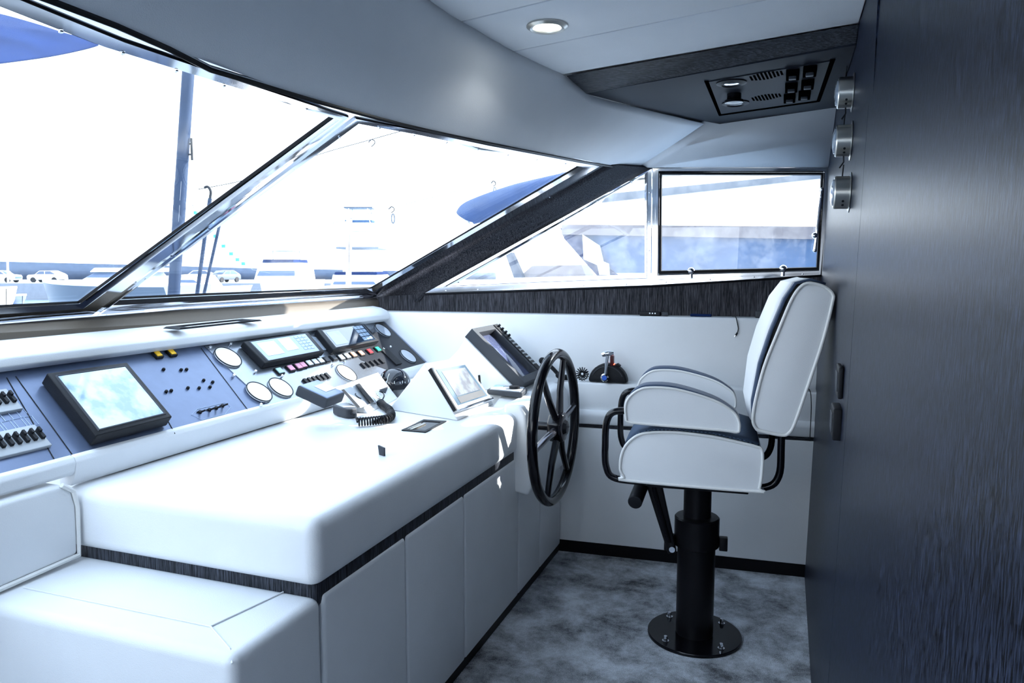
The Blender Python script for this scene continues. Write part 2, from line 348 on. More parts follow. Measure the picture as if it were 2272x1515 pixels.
w4 = struct('window_4', None, None, 'rectangular sliding side window above the helm seat')
o4 = planepoly([(1448, 374), (1842, 370), (1820, 610), (1446, 632)], S); m4 = planepoly([(1463, 381), (1828, 382), (1816, 600), (1461, 609)], S); i4 = planepoly([(1469, 388), (1821, 389), (1811, 592), (1468, 600)], S)
ring(o4, m4, sideN, [(0, -0.01), (0, 0.008), (0.45, 0.008), (0.5, 0.016), (0.9, 0.016), (1, -0.006)]).build('frame', CHROME, w4)
ring(m4, i4, sideN, [(0, -0.01), (0.15, 0.010), (0.85, 0.010), (1, -0.01)]).build('gasket', RUBBER, w4)
MB().prism([p-sideN*0.012 for p in i4], -sideN*0.005).build('glass', GLASS2, w4)
screwheads(w4, [o4[3].lerp(o4[2], t)+V((0, 0, 0.009))+sideN*0.008 for t in (0.09, 0.36, 0.62, 0.9)], sideN)
sill = MB(); a = o4[3]+V((0, 0, 0.0)); b = o4[2]
for kx in (1534, 1737):
    p = S(kx, 601 if kx == 1534 else 596)+sideN*0.02
    kn = MB().sphere(p, 0.018, 8); kn.tube([p, p+V((0, 0, -0.035))], 0.008, 8); kn.cyl(p+V((-0.016, 0, 0)), p+V((0.016, 0, 0)), 0.005, 8)
    kn.build('latch_knob', CHROME, w4)
rod = MB(); q0 = S(1822, 422)+sideN*0.03; q1 = S(1806, 556)+sideN*0.035
rod.tube([q0, q0.lerp(q1, 0.3), q0.lerp(q1, 0.8), q1], [0.006, 0.009, 0.006, 0.008], 8)
rod.sphere(q0, 0.009, 6).sphere(q0.lerp(q1, 0.12), 0.008, 6).sphere(q0.lerp(q1, 0.75)+V((-0.008, 0, 0)), 0.014, 6).sphere(q1, 0.009, 6)
rod.build('stay_rod', CHROME, w4)
# dark fabric of the side, round the windows
fs = [atS(790, 700, SK), S(944, 651), S(1444, 633), S(1824, 609)]
XR = bx(1.5)
def SP(X, z, k=SK): return V((X, y0(X)+k, z))
fab = MB().prism([SP(-2.45, 1.15), SP(-2.45, 1.22), SP(fs[1].x, fs[1].z-0.002), SP(fs[2].x, fs[2].z), SP(XR, fs[3].z+0.003), SP(XR, 1.15)], -sideN*0.03)
fab.prism([SP(-0.62, o4[1].z), SP(XR+0.03, o4[1].z), SP(XR+0.03, 2.14), SP(-0.80, 2.14)], -sideN*0.03)
fab.prism([SP(o4[1].x-0.004, o4[1].z+0.02), SP(XR+0.02, o4[1].z+0.02), SP(XR+0.02, o4[2].z), SP(o4[2].x-0.002, o4[2].z)], -sideN*0.03)
fab.build('upper_fabric', VEN_FAB, backwall)
trm = [S(944, 652)+sideN*0.004, S(1444, 635)+sideN*0.004, S(1824, 611)+sideN*0.004]
struct('trim_1', MB().tube(trm, 0.006, 8), BLACKP, 'black trim strip beneath the side window frames')

# windscreen ----------------------------------------------------------------
WB = atS(825, 650, 0.21); RK = V((0.91, 0, 0.43)).normalized(); WN = V((RK.z, 0, -RK.x))   # WN points into the cabin
Wp = lambda x, y: hit(x, y, WB, WN)
def WY(Y, ref): q = V(ref); return V((q.x, Y, q.z))
g1b, g1t = Wp(0, 690), Wp(20, 22)
g1 = [WY(YN, g1b), Wp(90, 684), Wp(178, 679), Wp(746, 266), Wp(500, 190), Wp(216, 104), WY(0.72, g1t), WY(YN, g1t)]
o1b, o1t = Wp(0, 721), Wp(150, 2)
o1 = [WY(YN, o1b), Wp(90, 714), Wp(211, 701), Wp(782, 248), Wp(560, 170), Wp(300, 75), WY(0.72, o1t), WY(YN, o1t)]
g2 = [Wp(243, 671), Wp(460, 660), Wp(826, 643), Wp(1290, 372), Wp(1070, 330), Wp(922, 299), Wp(797, 276)]
o2 = [Wp(211, 701), Wp(460, 686), Wp(831, 661), Wp(1345, 363), Wp(1085, 312), Wp(959, 284), Wp(782, 248)]
prof = [(0, -0.012), (0, 0.004), (0.28, 0.004), (0.32, 0.009), (0.84, 0.004), (0.90, -0.012), (1.0, -0.014)]
for nm, oo, gg, lb in (('window_1', o1, g1, 'left windscreen pane looking over the foredeck'), ('window_2', o2, g2, 'right windscreen pane between mullion and dark pillar')):
    w_ = struct(nm, None, None, lb)
    ring(oo, gg, WN, prof).build('frame', CHROME, w_)
    ring(gg, [p+(sum(gg, V())/len(gg)-p).normalized()*0.006 for p in gg], WN, [(0, -0.016), (0.5, -0.008), (1, -0.016)]).build('seal', RUBBER, w_)
    MB().prism([p-WN*0.014 for p in gg], -WN*0.006).build('glass', GLASS, w_)
    pts = []
    if nm == 'window_1':
        for x, y in ((33, 716), (144, 706), (133, 64), (270, 112), (389, 152), (495, 186), (678, 238)): pts.append(Wp(x, y)+WN*0.005)
    else:
        for x, y in ((224, 677), (299, 623), (379, 566), (463, 506), (552, 441), (650, 372), (752, 302), (235, 698), (330, 692), (418, 687), (503, 680), (563, 674), (736, 664), (806, 661), (850, 646), (918, 605), (1219, 436), (1300, 384), (762, 261), (840, 281), (917, 297), (990, 313), (1060, 328), (1126, 341), (1190, 352), (1254, 361), (1312, 370)): pts.append(Wp(x, y)+WN*0.005)
    screwheads(w_, pts, WN)
# dark fabric pillar between windscreen and side window
rw = [Wp(800, 683)+WN*0.0, Wp(831, 662), Wp(1000, 564), Wp(1170, 465), Wp(1345, 364), atS(1388, 350, 0.255)]
rs = [atS(930, 668, SK-0.01), S(944, 651)+sideN*0.004, S(1120, 553)+sideN*0.004, S(1283, 463)+sideN*0.004, S(1446, 374)+sideN*0.004, S(1450, 371)+sideN*0.004]
rm = [a.lerp(b, 0.55)+V((0.003, -0.006, 0.0)) for a, b in zip(rw, rs)]
rm2 = [a.lerp(b, 0.25)+V((0.002, -0.004, 0.0)) for a, b in zip(rw, rs)]
struct('trim_2', MB().grid([rw, rm2, rm, [a.lerp(b, 0.8)+V((0.002, -0.006, 0)) for a, b in zip(rw, rs)], rs]), VEN_FAB, 'dark fabric covered pillar between windscreen and side window', solid=0.004)
# tan leather roll below the windscreen
tb = [(0, 720, 0, 739), (400, 688, 400, 716), (600, 676, 600, 701), (800, 664, 806, 684), (835, 661, 840, 680)]
ra0 = [Wp(a, b-9)+WN*0.012 for a, b, c, d in tb]; ra = [atX(a, b, p.x+0.016) for (a, b, c, d), p in zip(tb, ra0)]
ra0.insert(0, WY(YN, ra0[0])); sill_ = [ra0, [WY(YN, ra[0])]+ra]
rb = [atX(c, d, -2.065) for a, b, c, d in tb]
ra.insert(0, WY(YN, ra[0])); rb.insert(0, WY(YN, rb[0]))
rc = [a.lerp(b, 0.5)+V((0.008, 0, 0.006)) for a, b in zip(ra, rb)]
struct('trim_8', MB().grid(sill_), CHROME, 'bright polished steel sill flange beneath the windscreen', solid=0.002)
struct('trim_3', MB().grid([ra, rc, rb, [p+V((0, 0, -0.03)) for p in rb]]), TANM, 'tan leather padded strip beneath the windscreen', solid=0.003)
# brow above the windscreen
T = [(950, 0, 2.1), (1020, 45, 2.1), (1140, 115, 2.1), (1255, 168, 2.1), (1300, 208, 2.055), (1420, 240, 2.05), (1562, 274, 2.045)]
Tp = [atZ(*t) for t in T]; Bp = [Wp(x, y)+WN*0.004 for x, y in ((150, 2), (391, 118), (560, 173), (760, 233), (959, 285), (1217, 339), (1345, 363))]+[atS(1410, 373, 0.235)]
Tp = [V((Tp[0].x-0.02, YN, 2.1)), V((Tp[0].x-0.01, 0.8, 2.1))]+Tp; Bp = [V((Bp[0].x, YN, Bp[0].z))]+Bp
def resample(ps, n):
    ps = smoothpath(ps, 6); a, b = ps[0].y, ps[-1].y; out = []
    for i in range(n+1):
        y = a+(b-a)*i/n
        for k in range(len(ps)-1):
            if ps[k+1].y >= y-1e-6: t = (y-ps[k].y)/max(ps[k+1].y-ps[k].y, 1e-6); out.append(ps[k].lerp(ps[k+1], max(0, min(1, t)))); break
    return out
NB = 40; Tr, Br = resample(Tp, NB), resample(Bp, NB); rows = []
for j in range(11):
    t = j/10; rows.append([Br[i].lerp(Tr[i], t)+V((0.7, -0.15, -0.7))*(0.030*math.sin(math.pi*t)*(1 if i < NB-6 else (NB-i)/6*0.9+0.1)) for i in range(NB+1)])
rows.insert(0, [p-WN*0.03 for p in rows[0]])
br_ = struct('trim_4', MB().grid(rows), CEILM, 'large smooth white padded brow above the windscreen', solid=0.004)
MB().tube([p+V((-0.004, 0, -0.004)) for p in Br], 0.006, 6).build('gap_shadow', BLACKP, br_)  # black tube painted in as the shadow of the gap below the brow
# valance above the side window
vb = [Bp[-1], S(1446, 372)+sideN*0.03, S(1842, 371)+sideN*0.03]; vt = [Tp[-1]+V((0, 0, 0.012)), atZ(1600, 276, 2.055)+V((0, -0.012, 0.004)), atZ(1850, 240, 2.055)+V((0, -0.012, 0.004))]
vb[2].x = min(vb[2].x, bx(1.85)-0.001); vt[2].x = bx(2.06)-0.002
struct('trim_5', MB().grid([[p+SN*0.03 for p in vb], vb, [a.lerp(b, 0.5)+V((0, -0.006, -0.004)) for a, b in zip(vb, vt)], vt]), CEILM, 'white padded valance above the side window', solid=0.004)
# ceiling boards
cb = MB(); dv = V((1, -0.262, 0)); 
def cl(X, k): return 2.331-0.262*(X+0.851)+0.335*k
for k in range(-11, 1):
    a, b = cl(-1.3, k)+0.003, cl(-1.3, k+1)-0.003; xr = bx(2.1)-0.002
    if k == 0: b += 0.012
    c, d = cl(xr, k)+0.003, cl(xr, k+1)-0.003
    if k == 0: d += 0.012
    cb.prism([V((-1.3, a, 2.1)), V((xr, c, 2.1)), V((xr, d, 2.1)), V((-1.3, b, 2.1))], (0, 0, 0.012))
cb.box((-0.6, 1.3, 2.118), (1.62, 5.4, 0.01))
ceil = struct('ceiling', cb, CEILM, 'white vinyl board ceiling', bevel=0.004, seg=2)
MB().prism([V((-1.10, YN, 2.13)), V((0.25, YN, 2.13)), V((0.25, 3.75, 2.13)), V((-0.75, 3.75, 2.13)), V((-1.02, 2.6, 2.13))], (0, 0, 0.05)).build('roof_light_block', GEL, ceil)  # unseen roof slab, added above the boards to block light
MB().prism([V((-1.10, YN, 2.13)), V((-1.10, 2.6, 2.13)), V((-0.85, 3.75, 2.13)), V((-0.86, 3.75, 1.9)), V((-0.95, 3.2, 1.88)), V((-1.10, 2.6, 1.84)), V((-1.12, YN, 1.82))], (0.02, 0, 0)).build('roof_front', GEL, ceil)
# beam and soffit
bt = [atZ(1255, 168, 2.1), atZ(1897, 55, 2.1)]; bb = [atZ(1300, 208, 2.055), atZ(1890, 98, 2.06)]
e = (bt[1]-bt[0]).normalized(); bt[1] = bt[0]+e*((bx(2.1)-0.001-bt[0].x)/e.x); e = (bb[1]-bb[0]).normalized(); bb[1] = bb[0]+e*((bx(2.06)-0.001-bb[0].x)/e.x)
up = V((0, 0, 0.06))
struct('trim_6', MB().hexa([bt[0], bt[1], bb[1], bb[0]], [p+V((0.02, 0.07, 0.02)) for p in (bt[0], bt[1], bb[1], bb[0])]), veneer('beam_veneer', 0, hi=(0.10, 0.11, 0.13)), 'dark lengthwise grained beam across the ceiling', bevel=0.003)
SZ = 2.055
sp_ = [V((p.x, p.y, SZ)) for p in (atZ(1300, 208, SZ), bb[1], V((bx(SZ)-0.002, atZ(1850, 240, SZ).y, SZ)), atZ(1600, 276, SZ), atZ(1562, 274, SZ), atZ(1420, 240, SZ))]
struct('trim_7', MB().prism(sp_, (0, 0, 0.012)), DKNAVY, 'dark blue-grey soffit panel over the helm seat', bevel=0.002)
MB
# enclosure behind the lens: port side and aft, only partly open
struct('wall_port', MB().box((-1.0, YN-0.03, 0.57), (2.6, 0.06, 1.14)).box((-1.0, YN-0.03, 2.0), (2.6, 0.06, 0.3)), WHITE, 'port side of the wheelhouse below its window')
MB
# ------------------------------------------------------------------ dashboard along the windscreen
PA = V((-2.0, 0, 1.117)); PB = V((-1.75, 0, 0.908)); PD = (PB-PA).normalized(); PN = V((-PD.z, 0, PD.x))    # panel plane; PN points up and aft
if PN.z < 0: PN = -PN
def pan(x, y, h=0.0): return hit(x, y, PA+PN*h, PN)
YF = y0(-2.0)+0.12
def ext(name, prof, mat, parent, ya=YN, yb=YF, bev=0, **k):
    return MB().prism([V((x, ya, z)) for x, z in prof], (0, yb-ya, 0)).build(name, mat, parent, bevel=bev, **k)
dash = thing('dashboard', 'long white padded dashboard with sloping instrument panel below the windscreen', 'dashboard', (-1.9, 1.5, 0.0))
ext('dash_top', [(-2.10, 1.205), (-2.02, 1.192), (-1.985, 1.178), (-1.968, 1.158), (-1.968, 1.135), (-1.985, 1.121), (-2.01, 1.117), (-2.10, 1.117)], WHITE, dash, bev=0.004)
ext('instrument_panel', [(PA.x-0.03, PA.z+0.025), (PB.x, PB.z), (PB.x-0.02, PB.z-0.02), (PA.x-0.05, PA.z-0.0)], PANEL, dash)
ext('padded_bolster', [(-1.764, 0.906), (-1.752, 0.911), (-1.741, 0.906), (-1.734, 0.892), (-1.738, 0.862), (-1.757, 0.826), (-1.80, 0.826), (-1.80, 0.88)], WHITE, dash, ya=1.392, bev=0.003)
ext('padded_bolster', [(-1.764, 0.906), (-1.752, 0.911), (-1.741, 0.906), (-1.734, 0.892), (-1.740, 0.866), (-1.750, 0.856), (-1.80, 0.856), (-1.80, 0.88)], WHITE, dash, yb=1.392, bev=0.003)
ext('body', [(-2.10, 1.1), (-1.822, 0.88), (-1.822, 0.0), (-2.10, 0.0)], WHITE, dash, ya=1.47)
# panel sections that differ in finish
def panpoly(px, h0, h1): return MB().prism([pan(x, y, h0) for x, y in px], PN*(h1-h0))
def dashpart(name, mb, mat, lab=None, par=None, **k):
    o = mb.build(name, mat, par or dash, **k)
    if lab: o['label'] = lab
    return o
dashpart('panel_plate', panpoly([(452, 771), (530, 758), (640, 735), (822, 712), (850, 716), (940, 806), (640, 890), (596, 904)], -0.004, 0.003), PANELK, 'brushed grey metal plate with round dials')
dashpart('panel_plate', panpoly([(757, 752), (840, 737), (830, 714), (850, 714), (943, 805), (870, 826), (800, 800)], 0.0, 0.004), PANELD, 'black plate at the far end of the panel')
for a, b in (((35, 835), (160, 1008)), ((15, 838), (120, 1018)), ((446, 772), (552, 912)), ((352, 895), (388, 962))):
    dashpart('panel_seam', MB().tube([pan(*a, 0.0008), pan(*b, 0.0008)], 0.0014, 6), BLACKM)
def pane(cx, cy): # local frame on the panel
    return pan(cx, cy), V((0, 1, 0)), PD
def disc(name, cx, cy, r, mat, h0=0.0, h1=0.006, lab=None, rim=True):
    c = pan(cx, cy, 0.0035)
    o = dashpart(name, MB().lathe([(r, h0), (r, h1)], c, PN, 36), mat, lab)
    if rim: dashpart('rim', MB().tube([c+PN*h1+(V((0, 1, 0))*math.cos(a)+PD*math.sin(a))*r for a in [2*math.pi*k/36 for k in range(36)]], 0.0022, 6, True), BLACKM, par=o)
    return o
for cx, cy, r, m, lb in ((505, 794, 0.052, DIAL, 'white round dial top left'), (574, 871, 0.050, DIAL, 'white round dial lower left'), (622, 861, 0.050, DIAL, 'white round dial lower right'),
                      (768, 829, 0.050, DIAL, 'white round dial beside the compass'), (849, 734, 0.048, DIALG, 'smoked round dial in the far corner'), (905, 791, 0.048, DIALG, 'smoked round dial by the side padding'), (706, 762, 0.045, DIALG, 'smoked dial between the two flat displays')):
    disc('dial', cx, cy, r, m, h1=0.006 if cx != 706 else 0.002, rim=cx != 706, lab=lb)
for cx, cy in ((465, 773), (511, 765), (517, 835), (565, 826), (624, 836), (577, 900), (665, 877), (703, 743), (722, 768), (737, 812), (764, 804), (850, 775), (865, 771)):
    dashpart('panel_screw', MB().lathe([(0.006, 0), (0.006, 0.008), (0.004, 0.011)], pan(cx, cy, 0.003), PN, 12), CHROME)
for cx, cy in ((362, 821), (401, 822), (413, 821), (368, 870), (379, 868), (451, 845), (471, 849), (416, 862), (441, 862), (465, 860)):
    dashpart('indicator', MB().lathe([(0.0055, 0), (0.0055, 0.006), (0.003, 0.009)], pan(cx, cy), PN, 12), BLACKM)
for cx, cy in ((443, 915), (464, 910), (479, 906), (493, 901)):
    p = pan(cx, cy); t = MB().lathe([(0.007, 0), (0.006, 0.006)], p, PN, 10); t.tube([p, p+PN*0.022+PD*0.012], 0.003, 6); t.box(p+V((0, 0, 0.003)), (0.004, 0.022, 0.004))
    dashpart('toggle_switch', t, BLACKM)
for cx, cy in ((349, 788), (380, 784)):
    p = pan(cx, cy, 0.004); M = Matrix((V((0, 1, 0)), PD, PN)).transposed()
    o = dashpart('indicator_lamp', MB().box(p, (0.030, 0.030, 0.012), M), BLACKM, 'amber lamp in black bezel'); dashpart('lens', MB().box(p+PN*0.006, (0.020, 0.022, 0.006), M), AMBER, par=o)
PM = Matrix((V((0, 1, 0)), PD, PN)).transposed()
# breaker banks at the near end
for (x0, y0_, x1, y1_, n, lb) in ((-60, 900, 33, 893, 5, 'upper bank of black-levered breakers'), (-75, 1000, 98, 975, 9, 'lower bank of black-levered breakers')):
    a = pan(x0, y0_, 0.0); b = pan(x1, y1_, 0.0); cpt = (a+b)/2; L = abs(b.y-a.y)
    fr = dashpart('breaker_bank', MB().box(cpt+PN*0.004, (L, 0.078, 0.012), PM), LGREY, lb, bevel=0.002)
    for i in range(n):
        y = a.y+(b.y-a.y)*(i+0.5)/n
        q = V((cpt.x, y, cpt.z))
        dashpart('breaker_switch', MB().box(q+PN*0.012, (L/n*0.42, 0.030, 0.016), PM).box(q+PN*0.016-PD*0.010, (L/n*0.30, 0.014, 0.020), PM), BLACKM, par=fr)
for r_, (x0, x1) in enumerate(((-40, 48), (-55, 70))):
    for i in range(6):
        cx = x0+(x1-x0)*i/5; cy = 925-r_*-24-cx*0.22; c = pan(cx, cy, 0.001); hw, hh = 0.011, 0.017
        ps = [c+V((0, sx*hw, 0))+PD*(sy*hh) for sx, sy in ((-1, -1), (1, -1), (1, 1), (-1, 1))]
        dashpart('printed_label', MB().tube(ps, 0.0006, 4, True), PRINT)
ps = [pan(425, 920, 0.001), pan(437, 908, 0.001), pan(500, 893, 0.001), pan(512, 903, 0.001), pan(500, 918, 0.001), pan(448, 931, 0.001)]
dashpart('printed_label', MB().tube(ps, 0.0007, 4, True), PRINT)
# displays on the panel
def display(px, h, th, name, lab, screen, inner, keys=None):
    f = [pan(x, y, h) for x, y in px]; c = sum(f, V())/4
    r = thing(name, lab, 'display', c-PN*h)
    MB().hexa([p-PN*th for p in f], f).build('housing', BLACKM, r, bevel=0.004)
    g = [c+(p-c)*inner for p in f]
    MB().hexa([p-PN*0.002 for p in g], [p+PN*0.0015 for p in g]).build('screen', screen, r)
    g2 = [c+(p-c)*(inner+0.05) for p in f]
    ring(g2, g, PN, [(0, 0.0), (0.3, 0.003), (0.8, 0.003), (1, 0.0)]).build('bezel', DGREY, r)
    return r, g, c
r, g, c = display([(104, 827), (282, 803), (383, 924), (214, 967)], 0.045, 0.040, 'chart_display', 'large flat square chart display in thick black frame on the dashboard panel', SCR_MAP, 0.84)
r, g, c = display([(540, 757), (683, 736), (721, 780), (588, 806)], 0.035, 0.028, 'chart_display', 'wide flat display with two white windows and keypad, nearer of the pair at the lip', SCR_PALE, 0.85)
def sub(g, u0, v0, u1, v1):
    q = lambda u, v: (g[0].lerp(g[1], u)).lerp(g[3].lerp(g[2], u), v)
    return [q(u0, v0), q(u1, v0), q(u1, v1), q(u0, v1)]
for a in ((0.06, 0.12, 0.36, 0.80), (0.44, 0.08, 0.66, 0.72)):
    s_ = sub(g, *a); MB().hexa([p+PN*0.001 for p in s_], [p+PN*0.0025 for p in s_]).build('white_field', SCR_WHITE, r)
def keypad(r, g, u0, u1, v0, v1, nx, ny, mat):
    for i in range(nx):
        for j in range(ny):
            a = u0+(u1-u0)*i/nx; b = v0+(v1-v0)*j/ny; s_ = sub(g, a+0.006, b+0.02, a+(u1-u0)/nx-0.008, b+(v1-v0)/ny-0.03)
            MB().hexa([p+PN*0.001 for p in s_], [p+PN*0.003 for p in s_]).build('key', mat, r)
keypad(r, g, 0.74, 0.96, 0.05, 0.85, 3, 5, simple('pale_key', (0.4, 0.52, 0.7), 0.4))
r, g, c = display([(703, 731), (808, 717), (842, 755), (740, 776)], 0.035, 0.028, 'chart_display', 'wide flat dark display with keypad, farther of the pair at the lip', SCR_DARK, 0.85)
s_ = sub(g, 0.04, 0.15, 0.34, 0.9); MB().hexa([p+PN*0.001 for p in s_], [p+PN*0.0025 for p in s_]).build('white_field', SCR_PALE, r)
keypad(r, g, 0.72, 0.97, 0.03, 0.95, 3, 4, simple('grey_key', (0.22, 0.3, 0.4), 0.4))
# rows of lit buttons
def button(cx, cy, mat, w_=0.034, h_=0.034):
    p = pan(cx, cy, 0.008); o = dashpart('push_button', MB().box(p-PN*0.003, (w_, h_, 0.010), PM), BLACKM, par=dash)
    dashpart('lens', MB().box(p+PN*0.003, (w_-0.008, h_-0.008, 0.005), PM), mat, par=o)
for cx, cy, m in ((620, 823, CYAN), (645, 817, PINK), (662, 813, PINK), (672, 810, PINK), (686, 806, WBUT), (699, 803, WBUT), (711, 800, WBUT), (724, 798, DGREY), (740, 794, DGREY), (757, 793, WBUT), (770, 790, WBUT), (784, 787, ORANGE), (801, 784, ORANGE), (820, 780, RED), (838, 775, GREEN)):
    button(cx, cy, m, 0.036, 0.034)
for k in range(6):
    p = pan(678+k*9.5, 848-k*2.6, 0.004); dashpart('rocker_switch', MB().box(p, (0.016, 0.030, 0.016), PM), BLACKM)
for k in range(5):
    p = pan(806+k*10, 812-k*2.6, 0.006); dashpart('rocker_switch', MB().box(p, (0.016, 0.032, 0.014), PM), BLACKM)
p = pan(868, 792, 0.006); dashpart('cover_plate', MB().box(p, (0.06, 0.11, 0.01), PM), BLACKM)
# slot vent in the dash top
vt_ = [hit(x, y, (-2.0, 0, 1.192), (0.15, 0, 1)) for x, y in ((361, 730), (396, 733), (582, 713), (540, 711))]
n_ = V((0.15, 0, 1)).normalized(); cc = sum(vt_, V())/4
dashpart('defroster_slot', ring([p+n_*0.002 for p in vt_], [cc+(p-cc)*0.72+n_*0.002 for p in vt_], n_, [(0, 0), (0.2, 0.006), (0.8, 0.006), (1, 0)]), BLACKM, 'long thin black air slot')

# ------------------------------------------------------------------ console block
con = thing('helm_console', 'white leather helm console with dark strip around its waist', 'console', (-1.4, 2.1, 0))
def rbox(x0, x1, ya, yb, z0, z1): return MB().hexa([V((x0, ya, z0)), V((x1, ya, z0)), V((x1, yb, z0)), V((x0, yb, z0))], [V((x0, ya, z1)), V((x1, ya, z1)), V((x1, yb, z1)), V((x0, yb, z1))])
rbox(-1.80, -0.992, 1.388, 2.95, 0.655, 0.822).build('padded_top', WHITE, con, bevel=0.035, seg=6)
rbox(-1.81, -1.004, 1.402, 3.40, 0.60, 0.68).build('dark_strip', VEN_Z, con, bevel=0.02, seg=4)
ys = [1.42, 1.83, 2.245, 2.79, 3.08, 3.405]
for a, b in zip(ys[:-1], ys[1:]):
    rbox(-1.12, -0.998, a+0.0015, b-0.0015, 0.045, 0.632).build('padded_panel', WHITE, con, bevel=0.012, seg=4)
rbox(-2.4, -0.998, 1.115, 1.4185, 0.045, 0.632).build('end_panel', WHITE, con, bevel=0.025, seg=5)
rbox(-1.80, -1.10, 1.43, 3.41, 0.0, 0.64).build('carcass', BLACKP, con)
for a, b in (((-1.70, 1.205, 0.634), (-1.135, 1.205, 0.634)), ((-1.135, 1.205, 0.634), (-1.095, 1.40, 0.634)), ((-1.135, 1.205, 0.634), (-1.03, 1.145, 0.632)), ((-1.03, 1.145, 0.632), (-1.006, 1.122, 0.618))):
    MB().tube([a, b], 0.0022, 6).build('seam', WHITE, con)
struct('baseboard_left', rbox(-1.10, -1.012, 1.13, 3.42, 0.0, 0.046), BLACKP, 'black kickboard under the helm console')
# raised shelf of the console beyond its padded top
rais = MB().prism([V((-1.732, 2.955, 0.70)), V((-1.732, 2.955, 0.835)), V((-1.732, 2.97, 0.856)), V((-1.732, 3.44, 0.856)), V((-1.732, 3.44, 0.70))], (0.717, 0, 0))
MB().prism([V((-1.14, 2.82, 0.70)), V((-1.14, 2.82, 0.815)), V((-1.14, 2.97, 0.856)), V((-1.14, 2.99, 0.70))], (0.14, 0, 0)).build('sloping_pad', WHITE, con, bevel=0.01, seg=3)
rais.build('raised_shelf', WHITE, con, bevel=0.012, seg=4)
# box that carries the wheel
wb_ = MB().prism([V((-1.02, 2.75, 0.50)), V((-0.945, 2.75, 0.485)), V((-0.925, 2.75, 0.52)), V((-0.955, 2.75, 0.82)), V((-0.975, 2.75, 0.852)), V((-1.05, 2.75, 0.856))], (0, 0.62, 0))
wb_.build('wheel_box', WHITE, con, bevel=0.014, seg=4)
# square recess in the top
zt = 0.8225
tr = thing('recessed_tray', 'square black framed recess let into the white console top', 'tray', (-1.222, 2.40, zt))
ro = [V((-1.268, 2.302, zt)), V((-1.172, 2.302, zt)), V((-1.184, 2.50, zt)), V((-1.278, 2.495, zt))]; rc_ = sum(ro, V())/4
ri = [rc_+(p-rc_)*0.74 for p in ro]
ring(ro, ri, ZU, [(0, 0), (0, 0.004), (0.9, 0.004), (1, 0.0035), (1, 0.0015)]).build('frame', BLACKM, tr)
MB().prism([p+V((0, 0, 0.0006)) for p in ri], (0, 0, 0.001)).build('bottom', BLACKG, tr)
MB().box(rc_+V((-0.012, -0.03, 0.004)), (0.010, 0.11, 0.004)).box(rc_+V((-0.025, -0.03, 0.004)), (0.006, 0.10, 0.004)).build('slats', BRUSH, tr)
# upright tag
tg = MB().prism([V((-1.168, 1.975, zt)), V((-1.145, 1.965, zt)), V((-1.145, 1.965, zt+0.026)), V((-1.172, 1.975, zt+0.030))], (0.003, 0.004, 0))
tag(tg.build('fabric_tab', DGREY), 'small dark grey tab sticking up from the white console top', 'tab')

# ------------------------------------------------------------------ settee cushion at the left edge
cu = thing('settee_cushion', 'white padded settee cushion with piped edge at the near end of the console', 'cushion', (-1.85, 1.2, 0.3))
P2 = [(1.372, 0.650), (1.376, 0.78), (1.366, 0.824), (1.335, 0.848), (1.257, 0.850), (0.4, 0.850), (0.4, 0.20), (1.083, 0.20), (1.069, 0.452), (1.064, 0.587), (1.088, 0.628), (1.131, 0.643)]
pth = [V((-1.719, y, z)) for y, z in P2]
MB().prism([V((-1.7195, y, z)) for y, z in P2], (-0.10, 0, 0)).build('pad', WHITE, cu, bevel=0.014, seg=4, ang=50)
MB().tube([pth[k] for k in (3, 2, 1, 0, 11, 10, 9, 8, 7)], 0.0062, 8).build('piping', PIPE, cu)

# ------------------------------------------------------------------ tablet wedge
def wedge(base, ridge_t, ridge_z, name, lab, cat):
    pass
tw = thing('display_pod', 'white wedge pod carrying a small chart plotter on the console top', 'display pod', (-1.33, 2.75, zt))
a0, a1, a2, a3 = V((-1.512, 2.635, zt)), V((-1.149, 2.528, zt)), V((-1.150, 2.80, zt+0.02)), V((-1.50, 2.93, zt+0.02))
t0 = V((-1.318, 2.585, 1.030)); t1 = V((-1.290, 2.90, 1.022))
m = MB().add([a0, a1, t0, a3, V((-1.15, 2.905, zt)), t1, V((-1.50, 2.93, zt))], [(0, 1, 2), (6, 5, 4), (0, 2, 5, 6), (1, 4, 5, 2), (0, 6, 4, 1)])
m.build('pod_body', WHITE, tw, bevel=0.006, seg=3)
e1 = (V((-1.15, 2.905, zt))-a1).normalized(); e2 = (t0-a1).normalized(); e2 = (e2-e1*e2.dot(e1)).normalized(); en = e1.cross(e2)
if en.z < 0: en = -en
tp = [hit(x, y, a1+en*0.012, en) for x, y in ((955, 817), (1030, 805), (1088, 884), (1012, 910))]
MB().hexa([p-en*0.014 for p in tp], [p+en*0.006 for p in tp]).build('plotter_case', simple('plotter_grey', (0.16, 0.18, 0.20), 0.4), tw, bevel=0.003)
tc_ = sum(tp, V())/4; ti = [tc_+(p-tc_)*V((1, 1, 1)).x*0.86 for p in tp]
MB().hexa([p+en*0.005 for p in ti], [p+en*0.0072 for p in ti]).build('screen', screenmat('plotter_screen', (0.07, 0.11, 0.16), (0.10, 0.15, 0.20), 8), tw)
q = sub(ti, 0.12, 0.08, 0.92, 0.78); MB().hexa([p+en*0.0068 for p in q], [p+en*0.0082 for p in q]).build('chart_view', screenmat('plotter_chart', (0.16, 0.17, 0.20), (0.24, 0.27, 0.29), 22), tw)
q = sub(ti, 0.10, 0.80, 0.95, 0.97); MB().hexa([p+en*0.0068 for p in q], [p+en*0.0082 for p in q]).build('key_strip', DGREY, tw)
MB().tube([tp[3]+en*0.008-e2*0.006, tp[2]+en*0.008-e2*0.006], 0.006, 8).build('front_rail', CHROME, tw)
